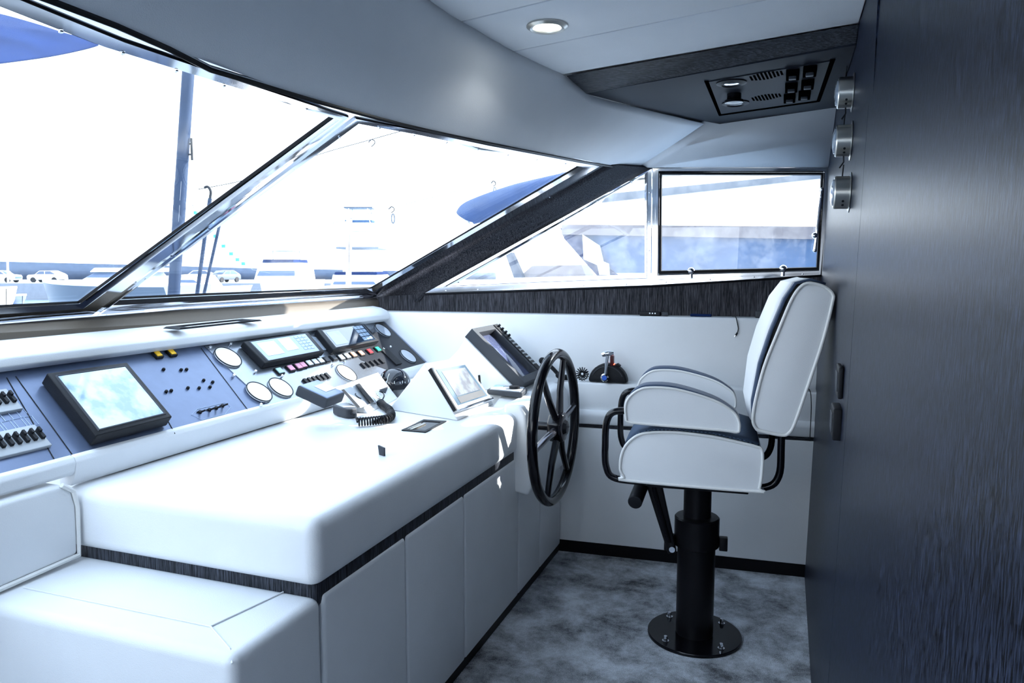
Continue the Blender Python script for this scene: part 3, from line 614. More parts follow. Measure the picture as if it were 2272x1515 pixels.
MB().hexa([tp[0]-en*0.012-e1*0.004, tp[3]-en*0.012-e1*0.004, tp[3]-en*0.012, tp[0]-en*0.012], [tp[0]+en*0.004-e1*0.004, tp[3]+en*0.004-e1*0.004, tp[3]+en*0.004, tp[0]+en*0.004]).build('case_edge', BLACKM, tw)

# ------------------------------------------------------------------ tube radar display
ZS = 0.857; YC0, YC1 = 3.06, 3.375
ct = thing('radar_display', 'deep grey tube radar display in a white wedge housing by the side padding', 'display', (-1.15, 3.2, ZS))
pT = atY(1047, 729, YC0); pB = atY(1165, 849, YC0); pB.z = max(pB.z, ZS+0.004)
pT.y = pB.y = YC0; cd = (pT-pB).normalized(); cn = V((-cd.z, 0, cd.x)); cn = -cn if cn.x < 0 else cn
hs_ = [pT-cn*0.055-cd*0.005, pB-cn*0.055+cd*0.0]; 
hp = [V((pB.x-0.05, YC0-0.012, ZS)), pB-cn*0.05+V((0, -0.012, 0)), pT-cn*0.05-cd*0.01+V((0, -0.012, 0)), pT-cn*0.115-cd*0.02+V((0, -0.012, 0)), V((-1.56, YC0-0.012, ZS+0.005)), V((-1.56, YC0-0.012, ZS))]
hp[1].z = max(hp[1].z, ZS)
MB().prism([V((p.x, p.y, p.z)) for p in hp], (0, YC1-YC0+0.024, 0)).build('white_housing', WHITE, ct, bevel=0.008, seg=3)
dy = V((0, YC1-YC0, 0)); f = [pT, pT+dy, pB+dy, pB]
inn = [pT-cd*0.030+V((0, 0.035, 0)), pT+dy-cd*0.030-V((0, 0.075, 0)), pB+dy+cd*0.035-V((0, 0.075, 0)), pB+cd*0.035+V((0, 0.035, 0))]
ring(f, inn, cn, [(0, -0.052), (0, 0), (0.92, 0), (1, -0.004), (1, -0.035)]).build('bezel', DGREY, ct)
cc = sum(inn, V())/4; rows = []
for i in range(9):
    for_ = []
    for j in range(9):
        u, v = i/8, j/8; p = inn[0].lerp(inn[1], v).lerp(inn[3].lerp(inn[2], v), u); for_.append(p+cn*(-0.034+0.016*math.sin(math.pi*u)*math.sin(math.pi*v)))
    rows.append(for_)
MB().grid(rows).build('tube_face', CRT, ct)
kc = MB().hexa([pT+dy-V((0, 0.062, 0))+cn*0.0-cd*0.005, pT+dy-V((0, 0.012, 0))-cd*0.005, pB+dy-V((0, 0.012, 0))+cd*0.03, pB+dy-V((0, 0.062, 0))+cd*0.03], [p+cn*0.004 for p in (pT+dy-V((0, 0.062, 0))-cd*0.005, pT+dy-V((0, 0.012, 0))-cd*0.005, pB+dy-V((0, 0.012, 0))+cd*0.03, pB+dy-V((0, 0.062, 0))+cd*0.03)])
kc.build('key_strip', BLACKM, ct)
Lc = (pT-pB).length
for i in range(12):
    for k in range(2):
        p = pT+dy-cd*(0.02+i*(Lc-0.07)/12)-V((0, 0.05-0.022*k, 0))+cn*0.005
        M = Matrix((V((0, 1, 0)), cd, cn)).transposed()
        if i < 4:
            if k == 1: MB().lathe([(0.006, 0), (0.006, 0.012)], p, cn, 10).build('knob', BLACKM, ct)
        else: MB().box(p, (0.014, 0.009, 0.003), M).build('key', LGREY, ct)

# ------------------------------------------------------------------ compass
cp_ = thing('compass', 'black domed ship compass on the console behind the radio', 'compass', (-1.60, 2.98, 0.80))
cz = 0.856; cc = V((-1.655, 3.00, cz))
cc = atZ(877, 850, 0.876)+V((-0.005, 0, 0)); 
MB().lathe([(0.076, 0), (0.076, 0.014), (0.074, 0.02)], (cc.x, cc.y, cz), (0, 0, 1), 36).build('base_ring', BLACKM, cp_)
MB().lathe([(0.070, 0.02), (0.070, 0.026)], (cc.x, cc.y, cz), (0, 0, 1), 36).build('compass_card', DGREY, cp_)
for k in range(36):
    a = 2*math.pi*k/36; d = V((math.cos(a), math.sin(a), 0)); L = 0.012 if k % 3 == 0 else 0.006
    if k % 2 == 0 or k % 3 == 0: MB().box(V((cc.x, cc.y, cz+0.028+L/2))+d*0.0735, (0.0015, 0.0022, L), Matrix.Rotation(a, 3, 'Z')).build('card_mark', WBUT, cp_)
MB().lathe([(0.074*math.cos(t), 0.022+0.068*math.sin(t)) for t in [math.pi/2*i/12 for i in range(13)]], (cc.x, cc.y, cz), (0, 0, 1), 36).build('dome', DOMEG, cp_)
MB().lathe([(0.035*math.cos(t), 0.022+0.040*math.sin(t)) for t in [math.pi/2*i/8 for i in range(9)]], (cc.x+0.01, cc.y, cz), (0, 0, 1), 24).build('inner_bowl', BLACKG, cp_)
for dx in (-0.030, 0.004): MB().tube([V((cc.x+dx, cc.y-math.sqrt(0.0745**2-dx*dx)*math.cos(a), cz+0.024+0.066*math.sin(a))) for a in [0.1*k for k in range(9)]], 0.0012, 5).build('lubber_line', WBUT, cp_)
MB().box((cc.x-0.02, cc.y-0.080, cz+0.014), (0.05, 0.03, 0.026)).build('side_lug', BLACKM, cp_, bevel=0.003)

# ------------------------------------------------------------------ radio on wedge, black unit, microphone and cord
rd = thing('marine_radio', 'white wedge mounted marine radio with ribbed black front beside the compass', 'radio', (-1.65, 2.75, zt))
b0, b1, b2, b3 = V((-1.728, 2.55, zt)), V((-1.545, 2.535, zt)), V((-1.60, 2.88, zt)), V((-1.728, 2.88, zt))
z1 = 0.925; m = MB().add([b0, b1, b2, b3, V((-1.70, 2.62, z1)), V((-1.70, 2.88, z1+0.012))], [(0, 3, 2, 1), (0, 1, 4), (1, 2, 5, 4), (2, 3, 5), (3, 0, 4, 5)])
m.build('radio_stand', WHITE, rd, bevel=0.004)
r1 = (b2-b1).normalized(); r2 = (V((-1.70, 2.62, z1))-b1); r2 = (r2-r1*r2.dot(r1)).normalized(); rn = r1.cross(r2); rn = -rn if rn.z < 0 else rn
RM = Matrix((r1, r2, rn)).transposed()
Rp = lambda x, y, h=0.0: hit(x, y, b1+rn*h, rn)
def rquad(px, h0, h1, name, mat, **k): return MB().hexa([Rp(x, y, h0) for x, y in px], [Rp(x, y, h1) for x, y in px]).build(name, mat, rd, **k)
rquad([(757, 865), (789, 853), (835, 893), (800, 905)], 0.0, 0.010, 'speaker_panel', LGREY, bevel=0.002)
rquad([(757, 865), (763, 863), (799, 902), (793, 905)], 0.0, 0.018, 'edge_bar', BLACKM)
rquad([(789, 853), (797, 850), (830, 890), (822, 894)], 0.0, 0.022, 'edge_bar', BLACKM)
rquad([(798, 850), (812, 847), (852, 885), (836, 891)], 0.0, 0.012, 'vent_panel', WBUT)
for k in range(11):
    x = 806+k*3.1; y = 856+k*2.9; a = Rp(x, y, 0.013); b = Rp(x+7.5, y-1.8, 0.013); MB().tube([a, b], 0.0013, 5).build('vent_slit', BLACKM, rd)
rquad([(813, 848), (842, 838), (860, 858), (852, 877), (838, 872)], 0.0, 0.016, 'radio_face', BLACKM) if False else MB().prism([Rp(x, y, 0.0) for x, y in ((813, 848), (842, 838), (860, 858), (852, 877), (838, 872))], rn*0.016).build('radio_face', DGREY, rd, bevel=0.002)
MB().tube(arc(Rp(796, 878, 0.012), 0.016, 90, 250, 10, r1, r2), 0.0022, 6).build('speaker_mark', DGREY, rd)
MB().lathe([(0.007, 0), (0.006, 0.018)], Rp(868, 868, 0.0), rn, 12).build('knob', BLACKM, rd)
MB().lathe([(0.008, 0), (0.007, 0.02)], Rp(849, 846, 0.01), rn, 12).build('knob', BLACKM, rd)
bu = thing('junction_box', 'black rounded box with blue-grey lid leaning over the panel edge', 'box', (-1.83, 2.75, 0.9))
bc = atZ(711, 874, 0.946); BM = Matrix.Rotation(math.radians(8), 3, 'Z') @ Matrix.Rotation(math.radians(22), 3, 'Y')
MB().box(bc, (0.125, 0.145, 0.040), BM).build('case', DGREY, bu, bevel=0.008)
MB().box(bc+BM @ V((0, 0, 0.0195)), (0.113, 0.133, 0.006), BM).build('lid', simple('blue_grey_lid', (0.22, 0.30, 0.45), 0.35), bu, bevel=0.003)
MB().box(bc+BM @ V((0.0, 0.02, 0.0235)), (0.05, 0.08, 0.001), BM).build('sticker', WBUT, bu)
mc = thing('radio_microphone', 'black fist microphone lying on the console in front of the radio', 'microphone', (-1.60, 2.47, zt))
mp = V((-1.605, 2.47, zt+0.020)); md = (V((-1.50, 2.385, 0))-V((-1.69, 2.53, 0))).normalized(); MMt = Matrix((md*1.12, ZU.cross(md)*1.2, ZU)).transposed()
MB().prism([mp+MMt @ V((x, y, -0.019)) for x, y in ((-0.06, -0.022), (-0.05, -0.030), (0.0, -0.030), (0.055, -0.018), (0.062, 0.0), (0.055, 0.018), (0.0, 0.030), (-0.05, 0.030), (-0.06, 0.022))], (0, 0, 0.038)).build('body', DGREY, mc, bevel=0.009, seg=4)
MB().prism([mp+MMt @ V((x, y, 0.016)) for x, y in ((-0.05, -0.02), (0.03, -0.018), (0.04, 0.018), (-0.05, 0.02))], (0, 0, 0.006)).build('speaker_grille', LGREY, mc, bevel=0.003)
MB().tube([mp+md*0.055, mp+md*0.085, mp+md*0.10], [0.010, 0.007, 0.005], 8).build('cord_boot', BLACKM, mc)
e0 = mp+md*0.10
cz_ = zt+0.019
pa = [e0, V((-1.505, 2.38, cz_)), V((-1.46, 2.375, cz_)), V((-1.40, 2.42, cz_)), V((-1.365, 2.50, cz_)), V((-1.375, 2.58, cz_)), V((-1.44, 2.625, cz_+0.005)), V((-1.49, 2.64, cz_+0.03))]
pa = [e0]+[atZ(x, y, cz_) for x, y in ((793, 936), (830, 933), (858, 929), (868, 921), (863, 909), (852, 901), (844, 893))]
tag(coil(pa[1:], 0.0140, 46, 0.0034).build('coiled_cord', BLACKM), 'thick coiled black cord curling on the console below the radio', 'cord')
MB().tube(smoothpath([pa[-1], pa[-1]+V((0.0, 0.03, 0.02)), Rp(850, 872, 0.02), Rp(842, 868, 0.02)]), 0.003, 6).build('cord_lead', BLACKM, mc)
MB().tube([e0, pa[1]], 0.004, 6).build('cord_lead', BLACKM, mc)

# ------------------------------------------------------------------ multimeter, little microphone, handset, throttle
mm = thing('multimeter', 'grey handheld multimeter with round dial lying before the radar display', 'meter', (-1.16, 3.03, ZS))
mq = [atZ(x, y, ZS+0.022) for x, y in ((1080, 864), (1100, 853), (1170, 860), (1158, 871))]
mb_ = [V((p.x, p.y, ZS)) for p in mq]; MB().hexa(mb_, mq).build('case', DGREY, mm, bevel=0.004)
cq = sum(mq, V())/4; MB().hexa([cq+(p-cq)*0.86 for p in mq], [cq+(p-cq)*0.84+V((0, 0, 0.003)) for p in mq]).build('face', LGREY, mm)
q = sub(mq, 0.15, 0.12, 0.85, 0.42) if False else [mq[0].lerp(mq[3], 0.06).lerp(mq[1].lerp(mq[2], 0.06), 0.2), mq[0].lerp(mq[3], 0.34).lerp(mq[1].lerp(mq[2], 0.34), 0.2), mq[0].lerp(mq[3], 0.34).lerp(mq[1].lerp(mq[2], 0.34), 0.8), mq[0].lerp(mq[3], 0.06).lerp(mq[1].lerp(mq[2], 0.06), 0.8)]
MB().hexa([p+V((0, 0, 0.002)) for p in q], [p+V((0, 0, 0.0045)) for p in q]).build('readout', CYAN, mm)
MB().lathe([(0.024, 0), (0.023, 0.012)], cq.lerp((mq[2]+mq[3])/2, 0.4)+V((0, 0, 0.002)), (0, 0, 1), 24).build('selector_dial', BLACKM, mm)
p = atZ(1062, 876, ZS); p = V((p.x, 3.02, ZS))
pt = atY(1063, 832, 3.0); pb = atY(1066, 866, 3.0)
sm_ = thing('mini_connector', 'short black plug standing on a coiled lead behind the chart plotter', 'plug', (pb.x, 3.0, ZS))
MB().tube([pt, pt.lerp(pb, 0.45)], 0.0055, 8).build('plug', BLACKM, sm_)
coil([pt.lerp(pb, 0.45), pt.lerp(pb, 0.7), V((pb.x+0.004, 3.0, ZS+0.004))], 0.006, 8, 0.0014).build('coiled_lead', BLACKM, sm_)
SH = 0.856
hd = thing('radio_handset', 'black handset with coiled cord on the side shelf behind the wheel', 'handset', (-0.98, 3.47, SH))
ha = atY(1203, 800, 3.44); hb = atY(1240, 832, 3.44)
MB().tube(smoothpath([ha, ha.lerp(hb, 0.5)+V((0, 0, 0.008)), hb]), 0.010, 10).sphere(ha, 0.017, 8).sphere(hb, 0.017, 8).build('handle', BLACKM, hd)
h2 = atY(1265, 838, 3.45); h3 = atY(1290, 829, 3.44)
MB().tube([V((hb.x, 3.44, SH+0.016)), V((h2.x-0.03, 3.44, SH+0.014))], 0.006, 6).build('cord_lead', BLACKM, hd)
coil([V((h2.x-0.04, 3.445, SH+0.015)), V((h2.x, 3.445, SH+0.015))], 0.012, 7, 0.0025).build('cord', BLACKM, hd)
cn_ = V((h3.x, 3.455, SH+0.035)); loop = []
for k in range(16*12+1):
    a = 2*math.pi*k/(16*12); b = 2*math.pi*k/12; d = V((math.cos(a), 0, math.sin(a))); loop.append(cn_+d*(0.020+0.012*math.cos(b))+V((0, 1, 0))*0.010*math.sin(b))
tag(MB().tube(loop, 0.0024, 6).build('coiled_cord', BLACKM), 'bunched black coiled cord on the side shelf between wheel and throttle', 'cord')

th = thing('throttle_lever', 'black domed engine throttle with chrome lever on the side shelf', 'throttle', (-0.78, 3.465, SH))
cx_, cy_ = -0.782, 3.480; r_ = 0.094
dm = [V((cx_+r_*math.cos(math.radians(a)), cy_-0.035, SH+0.092*math.sin(math.radians(a)))) for a in range(0, 181, 12)]
MB().prism(dm, (0, 0.055, 0)).build('dome_base', BLACKM, th, bevel=0.010, seg=3, ang=50)
MB().tube([p+V((0, -0.001, 0)) for p in [V((cx_+0.080*math.cos(math.radians(a)), cy_-0.035, SH+0.078*math.sin(math.radians(a)))) for a in range(25, 156, 10)]], 0.0022, 6).build('dome_ridge', DGREY, th)
hp_ = V((cx_-0.008, cy_-0.045, SH+0.026)); tp_ = V((cx_+0.006, cy_-0.060, SH+0.135))
MB().tube([hp_, hp_.lerp(tp_, 0.5), tp_], [0.010, 0.008, 0.009], 12).build('lever', CHROME, th)
MB().lathe([(0.018, -0.006), (0.020, 0.0), (0.020, 0.012), (0.015, 0.016)], hp_, (0, -1, 0), 24).build('pivot_cap', CHROME, th)
MB().lathe([(0.012, 0.0155), (0.012, 0.018)], hp_, (0, -1, 0), 24).build('badge', BLUEB, th)
MB().tube([tp_+V((-0.026, 0, 0.002)), tp_+V((-0.008, 0, 0.008)), tp_+V((0.026, 0.01, 0.010))], [0.011, 0.014, 0.010], 12).build('grip', CHROME, th)
MB().box((cx_+0.020, cy_-0.02, SH+0.105), (0.016, 0.03, 0.05)).build('second_lever', simple('dark_red_grip', (0.10, 0.004, 0.006), 0.3), th, bevel=0.004)
for dx, dz in ((0.030, 0.092), (0.034, 0.096)): MB().sphere((cx_+dx, cy_-0.038+0.01, SH+dz-0.004), 0.0022, 5).build('indicator_light', LEDR, th)
MB().box((cx_+0.048, cy_-0.01, SH+0.083), (0.02, 0.03, 0.012), Matrix.Rotation(math.radians(35), 3, 'Y')).build('switch', BLACKM, th, bevel=0.002)

# ------------------------------------------------------------------ steering wheel
sw = thing('steering_wheel', 'large glossy black six-spoked steering wheel on the white helm box', 'steering wheel', (-0.85, 2.83, 0.765))
wc = V((-0.855, 2.835, 0.760)); R_ = 0.298
def wy(r, a, dx=0.0): return wc+V((dx, r*math.cos(a), r*math.sin(a)))
MB().tube([wy(R_, 2*math.pi*k/64) for k in range(64)], 0.0205, 14, True).build('rim', BLACKG, sw)
for k in range(6):
    a = math.radians(8+60*k); q0 = wy(0.045, a, 0.012); q1 = wy(0.15, a, 0.002); q2 = wy(R_-0.01, a, 0)
    MB().tube([q0, q1, q2], [0.016, 0.014, 0.0125], 10).build('spoke', BLACKG if k % 3 else simple('spoke_chrome_black', (0.10, 0.10, 0.12), 0.1, 0.8), sw)
hub = [wy(0.062, math.radians(22.5+45*k), -0.020) for k in range(8)]
MB().prism(hub, (0.060, 0, 0)).build('hub', BLACKG, sw, bevel=0.008)
MB().lathe([(0.034, 0.0), (0.026, 0.012), (0.012, 0.016)], wc+V((0.040, 0, 0)), (1, 0, 0), 8).build('hub_cap', BLACKG, sw)
MB().cyl(wc+V((-0.085, 0, 0)), wc+V((-0.01, 0, 0)), 0.018).build('shaft', BLACKG, sw)

# ------------------------------------------------------------------ helm seat (built facing -x, then turned a little)
st = thing('helm_chair', 'white leather helm chair with blue woven trim on a black pedestal', 'chair', (-0.281, 2.79, 0.0))
def L3(x, y, z): return V((-0.281+x, 2.79+y, z))
def sp2(prof, ya, yb): return MB().prism([L3(x, ya, z) for x, z in prof], (0, yb-ya, 0))
cush = [(-0.262, 0.70), (-0.248, 0.672), (-0.235, 0.660), (0.185, 0.655), (0.203, 0.668), (0.210, 0.73), (0.208, 0.795), (0.190, 0.808), (0.14, 0.818), (0.05, 0.833), (-0.07, 0.841), (-0.16, 0.835), (-0.205, 0.822), (-0.24, 0.79), (-0.258, 0.75)]
def roundprof(p, n=4):
    m = len(p); out = []
    for i in range(m):
        a, b, c, d = (V((*p[(i+k) % m], 0)) for k in (-1, 0, 1, 2))
        for k in range(n):
            t = k/n; q = 0.5*((2*b)+(c-a)*t+(2*a-5*b+4*c-d)*t*t+(3*b-a-3*c+d)*t**3); out.append((q.x, q.y))
    return out
cush = roundprof(cush)
sp2(cush, -0.255, 0.255).build('seat_cushion', WHITE, st, bevel=0.010, seg=3, ang=60)
top = [(-0.262, 0.74), (-0.245, 0.79), (-0.205, 0.824), (-0.16, 0.838), (-0.07, 0.845), (0.05, 0.838), (0.14, 0.822), (0.20, 0.806)]
MB().grid([[L3(x, y, z+0.002+0.006*(1-(y/0.235)**4)) for x, z in top] for y in [-0.235+0.47*i/10 for i in range(11)]]).build('seat_insert', BLUEF, st, solid=0.006)
for s_ in (-1, 1): MB().tube([L3(x, s_*0.2555, z) for x, z in cush], 0.0052, 8, True).build('piping', PIPE, st)
back = [(0.176, 0.90), (0.186, 0.868), (0.205, 0.858), (0.27, 0.848), (0.292, 0.858), (0.308, 0.89), (0.345, 1.02), (0.385, 1.17), (0.408, 1.29), (0.408, 1.318), (0.385, 1.340), (0.345, 1.352), (0.315, 1.345), (0.285, 1.30), (0.245, 1.19), (0.208, 1.08), (0.184, 0.97)]
fr = [(0.182, 0.88), (0.178, 0.95), (0.197, 1.08), (0.228, 1.19), (0.268, 1.30), (0.30, 1.352), (0.345, 1.364), (0.39, 1.350)]
back = roundprof(back)
sp2(back, -0.235, 0.235).build('backrest', WHITE, st, bevel=0.012, seg=3, ang=60)
MB().grid([[L3(x-0.004-0.030*(1-(y/0.165)**2)*math.sin(math.pi*min(1, (i+0.6)/8)), y, z) for i, (x, z) in enumerate(fr)] for y in [-0.165+0.33*k/10 for k in range(11)]]).build('backrest_pad', WHITE, st, solid=0.008)
for s_ in (-1, 1):
    MB().grid([[L3(x-0.003, s_*y, z) for x, z in fr] for y in (0.165, 0.19, 0.225)]).build('backrest_stripe', BLUEP, st, solid=0.008)
    MB().tube([L3(x, s_*0.236, z) for x, z in back], 0.0055, 8, True).build('piping', PIPE, st)
arm = [(-0.243, 0.885), (-0.246, 0.925), (-0.235, 0.955), (-0.205, 0.982), (-0.165, 0.994), (-0.077, 0.992), (0.043, 0.962), (0.11, 0.925), (0.130, 0.895), (0.133, 0.870), (0.125, 0.856), (0.07, 0.860), (-0.18, 0.867), (-0.236, 0.872)]
arm = roundprof(arm)
for s_ in (-1, 1):
    A = st
    o = MB().prism([L3(x*1.015-0.0, s_*0.262, 0.92+(z-0.92)*(1.13 if z > 0.92 else 1.0)) for x, z in arm], (0, -s_*0.072, 0)).build('armrest', BLUEP, A, bevel=0.006, ang=60)
    for t_ in (0.264, 0.187):
        MB().prism([L3(x, s_*t_, z) for x, z in arm], (0, -s_*0.004 if t_ > 0.25 else s_*0.006, 0)).build('armrest_side', WHITE, o)
        MB().tube([L3(x, s_*(t_+0.001), z) for x, z in arm], 0.0045, 8, True).build('piping', PIPE, o)
    yy = s_*0.225
    fp = smoothpath([L3(-0.15, yy, 0.652), L3(-0.28, yy, 0.656), L3(-0.315, yy, 0.695), L3(-0.320, yy, 0.78), L3(-0.315, yy, 0.862), L3(-0.285, yy, 0.898), L3(-0.20, yy, 0.902)], 6)
    MB().tube(fp, 0.0125, 12).build('front_tube', BLACKG, st)
    yy *= 0.88; bp_ = smoothpath([L3(0.10, yy, 0.652), L3(0.225, yy, 0.656), L3(0.268, yy, 0.70), L3(0.272, yy, 0.80), L3(0.27, yy, 0.868)], 6)
    MB().tube(bp_, 0.0125, 12).build('rear_tube', BLACKG, st)
MB().box(L3(0.0, 0, 0.644), (0.34, 0.46, 0.018)).build('seat_plate', BLACKP, st, bevel=0.003)
MB().lathe([(0.176, 0), (0.176, 0.008), (0.174, 0.011)], L3(0, 0, 0.001), (0, 0, 1), 64).build('base_plate', BLACKG, st)
MB().lathe([(0.070, 0.008), (0.070, 0.36)], L3(0, 0, 0), (0, 0, 1), 48).build('pedestal', BLACKP, st)
MB().lathe([(0.072, 0.355), (0.083, 0.36), (0.083, 0.465), (0.078, 0.47), (0.056, 0.472)], L3(0, 0, 0), (0, 0, 1), 48).build('collar', BLACKP, st)
MB().lathe([(0.051, 0.46), (0.051, 0.637)], L3(0, 0, 0), (0, 0, 1), 48).build('inner_post', BLACKP, st)
MB().box(L3(0.098, -0.01, 0.375), (0.03, 0.03, 0.05)).build('clamp', BLACKP, st, bevel=0.003)
MB().box(L3(-0.098, -0.03, 0.37), (0.04, 0.03, 0.06)).build('clamp', BLACKP, st, bevel=0.003)
for a in (38, 128, 218, 308):
    a = math.radians(a+6); p = L3(0.142*math.cos(a), 0.142*math.sin(a), 0.011)
    MB().lathe([(0.013, 0), (0.013, 0.003), (0.008, 0.003), (0.008, 0.012), (0.006, 0.020)], p, (0, 0, 1), 10).build('bolt', CHROME, st)
la, lb_ = L3(-0.165, -0.08, 0.635), L3(-0.085, -0.08, 0.35)
ld = (lb_-la).normalized(); lp = V((ld.z, 0, -ld.x)).normalized()
MB().hexa([la-lp*0.030+V((0, -0.012, 0)), la+lp*0.030+V((0, -0.012, 0)), lb_+lp*0.016+V((0, -0.012, 0)), lb_-lp*0.016+V((0, -0.012, 0))], [la-lp*0.030+V((0, 0.012, 0)), la+lp*0.030+V((0, 0.012, 0)), lb_+lp*0.016+V((0, 0.012, 0)), lb_-lp*0.016+V((0, 0.012, 0))]).build('strut', BLACKP, st, bevel=0.004)
MB().tube([la+V((-0.003, -0.02, -0.0)), lb_.lerp(la, 0.15)+V((0, -0.02, 0))], 0.008, 8).build('strut_rib', BLACKP, st)
MB().cyl(lb_+V((0.0, -0.03, 0.02)), lb_+V((0, 0.02, 0.02)), 0.011, 16).build('strut_bolt', CHROME, st)
MB().tube([L3(-0.215, -0.20, 0.565), L3(-0.20, -0.06, 0.60)], 0.026, 20).build('lever_grip', BLACKM, st, bevel=0.004)
MB().tube(smoothpath([L3(-0.12, 0.05, 0.635), L3(-0.115, 0.05, 0.59), L3(-0.075, 0.05, 0.565), L3(-0.035, 0.05, 0.59), L3(-0.03, 0.05, 0.635)]), 0.007, 6).build('strap', BLACKM, st)
st.rotation_euler = (0, 0, math.radians(5))

# ------------------------------------------------------------------ wall instruments and sockets on the bulkhead
gl = ['topmost of the three, nearest the ceiling', 'middle one of the three', 'lowest of the three, level with the window']
for i, (x, y) in enumerate(((1893, 205), (1889, 312), (1886, 427))):
    p = atX(x, y, bx(1.7)); p = hit(x, y, (bx(p.z), 0, p.z), (1, 0, -BXb)); gx = V((-1, 0, BXb)).normalized()
    g_ = thing('wall_gauge', 'round brushed steel wall gauge on the bulkhead, '+gl[i], 'gauge', p, 0, 'brushed steel gauges on the bulkhead')
    MB().lathe([(0.056, 0.0), (0.057, 0.002), (0.050, 0.004)], p, gx, 40).build('flange', BRUSH, g_)
    MB().lathe([(0.046, 0.003), (0.046, 0.040), (0.043, 0.043), (0.039, 0.043)], p, gx, 40).build('case', BRUSH, g_)
    MB().lathe([(0.039, 0.040), (0.036, 0.047), (0.02, 0.051), (0.005, 0.052)], p, gx, 40).build('crystal', DIALG, g_)
    MB().cyl(p+gx*0.022+V((0, 0.0, 0.045)), p+gx*0.020+V((0, 0, 0.078)), 0.002, 6).build('top_pin', BLACKM, g_)
    for dz in (-0.027, -0.037): MB().lathe([(0.0035, 0), (0.0035, 0.0012)], p+gx*0.02+V((0, -math.sqrt(0.046**2-dz**2), dz)), (0, -math.sqrt(0.046**2-dz**2), dz), 10).build('side_hole', BLACKM, g_)
    if i < 2: MB().tube([p+gx*0.020+V((0, -0.01, -0.045)), p+gx*0.019+V((0, -0.01, -0.062)), p+gx*0.030+V((0, -0.012, -0.080))], 0.0022, 6).build('cable', BLACKM, g_)
for i, (x, y, sy, sz, dp, lb) in enumerate(((1868, 845, 0.07, 0.085, 0.012, 'flat black socket plate on the bulkhead, the upper one behind the seat'), (1865, 935, 0.075, 0.085, 0.022, 'thick black socket box on the bulkhead, the lower one behind the seat'))):
    p = atX(x, y, bx(1.05)); s2 = thing('wall_socket', lb, 'socket', p)
    MB().box(p+V((-dp/2, 0, 0)), (dp, sy*1.4, sz)).build('plate', BLACKM, s2, bevel=0.004)
    MB().box(p+V((-dp-0.001, -0.0, 0)), (0.004, sy*0.9, sz*0.6)).build('insert', DGREY, s2, bevel=0.002)

# ------------------------------------------------------------------ overhead console in the soffit
oc = thing('overhead_panel', 'black framed overhead panel with lamps, vents and six switches', 'panel', (-0.1, 3.0, SZ))
op = [atZ(x, y, SZ-0.004) for x, y in ((1571, 184), (1838, 141), (1812, 224), (1597, 254))]
op = [V((-0.282, 2.74, SZ)), V((0.118, 2.60, SZ)), V((0.100, 3.20, SZ)), V((-0.285, 3.34, SZ))]
dnv = V((0, 0, -1))
MB().tube([op[0], op[3], op[2], op[1]], 0.008, 8).build('frame', VOID, oc)
MB().prism([sum(op, V())/4+(p-sum(op, V())/4)*0.96 for p in op], (0, 0, -0.003)).build('plate', DKNAVY, oc)
zc = SZ-0.003
for x, y in ((1623, 183), (1632, 228)):
    p = atZ(x, y, zc)
    o = MB().lathe([(0.052, 0), (0.052, 0.004), (0.034, 0.010), (0.030, 0.006)], p, dnv, 32).build('reading_lamp', BLACKM, oc)
    MB().lathe([(0.030, 0.004), (0.020, 0.008), (0.004, 0.009)], p, dnv, 24).build('lamp_lens', CHROME, o)
p = atZ(1629, 208, zc); MB().lathe([(0.026, 0), (0.026, 0.02), (0.034, 0.024), (0.034, 0.034), (0.01, 0.038)], p, dnv, 28).build('spot_lamp', BLACKG, oc)
for (xa, ya, xb, yb) in ((1667, 174, 1734, 162), (1671, 220, 1730, 211)):
    for k in range(9):
        t = k/8; p = atZ(xa+(xb-xa)*t, ya+(yb-ya)*t, zc-0.0005); L = 0.05+0.045*math.sin(math.pi*min(1, (k+0.3)/8)); 
        MB().box(p, (0.0065, L, 0.002), Matrix.Rotation(math.radians(-5), 3, 'Z')).build('vent_slit', VOID, oc)
for (x, y) in ((1759, 161), (1797, 153), (1756, 190), (1792, 183), (1752, 214), (1785, 207)):
    p = atZ(x, y, zc); o = MB().box(p+V((0, 0, -0.008)), (0.042, 0.095, 0.016)).build('switch_frame', VOID, oc, bevel=0.002)
    MB().box(p+V((0, 0, -0.018)), (0.024, 0.05, 0.010), Matrix.Rotation(math.radians(8), 3, 'X')).build('rocker', DGREY, o, bevel=0.002)
# ceiling downlight
dl = thing('ceiling_downlight', 'round steel rimmed ceiling downlight, switched on', 'light', (-0.673, 2.12, 2.1))
c = atZ(1214, 57, 2.099)
MB().lathe([(0.060, 0), (0.060, 0.004), (0.050, 0.010), (0.042, 0.008), (0.040, 0.002)], c, dnv, 40).build('rim', BRUSH, dl)
MB().lathe([(0.040, 0.001), (0.034, 0.005), (0.004, 0.007)], c, dnv, 32).build('lens', LAMP, dl)
pl = D.lights.new('downlight_lamp', 'SPOT'); pl.energy = 1.5; pl.spot_size = 2.4; pl.spot_blend = 0.6; pl.shadow_soft_size = 0.03; pl.color = (0.95, 1, 1)
po = D.objects.new('downlight_lamp', pl); sc.collection.objects.link(po); po.location = c+V((0, 0, -0.02)); po.parent = dl; po.matrix_parent_inverse = world(dl).inverted()

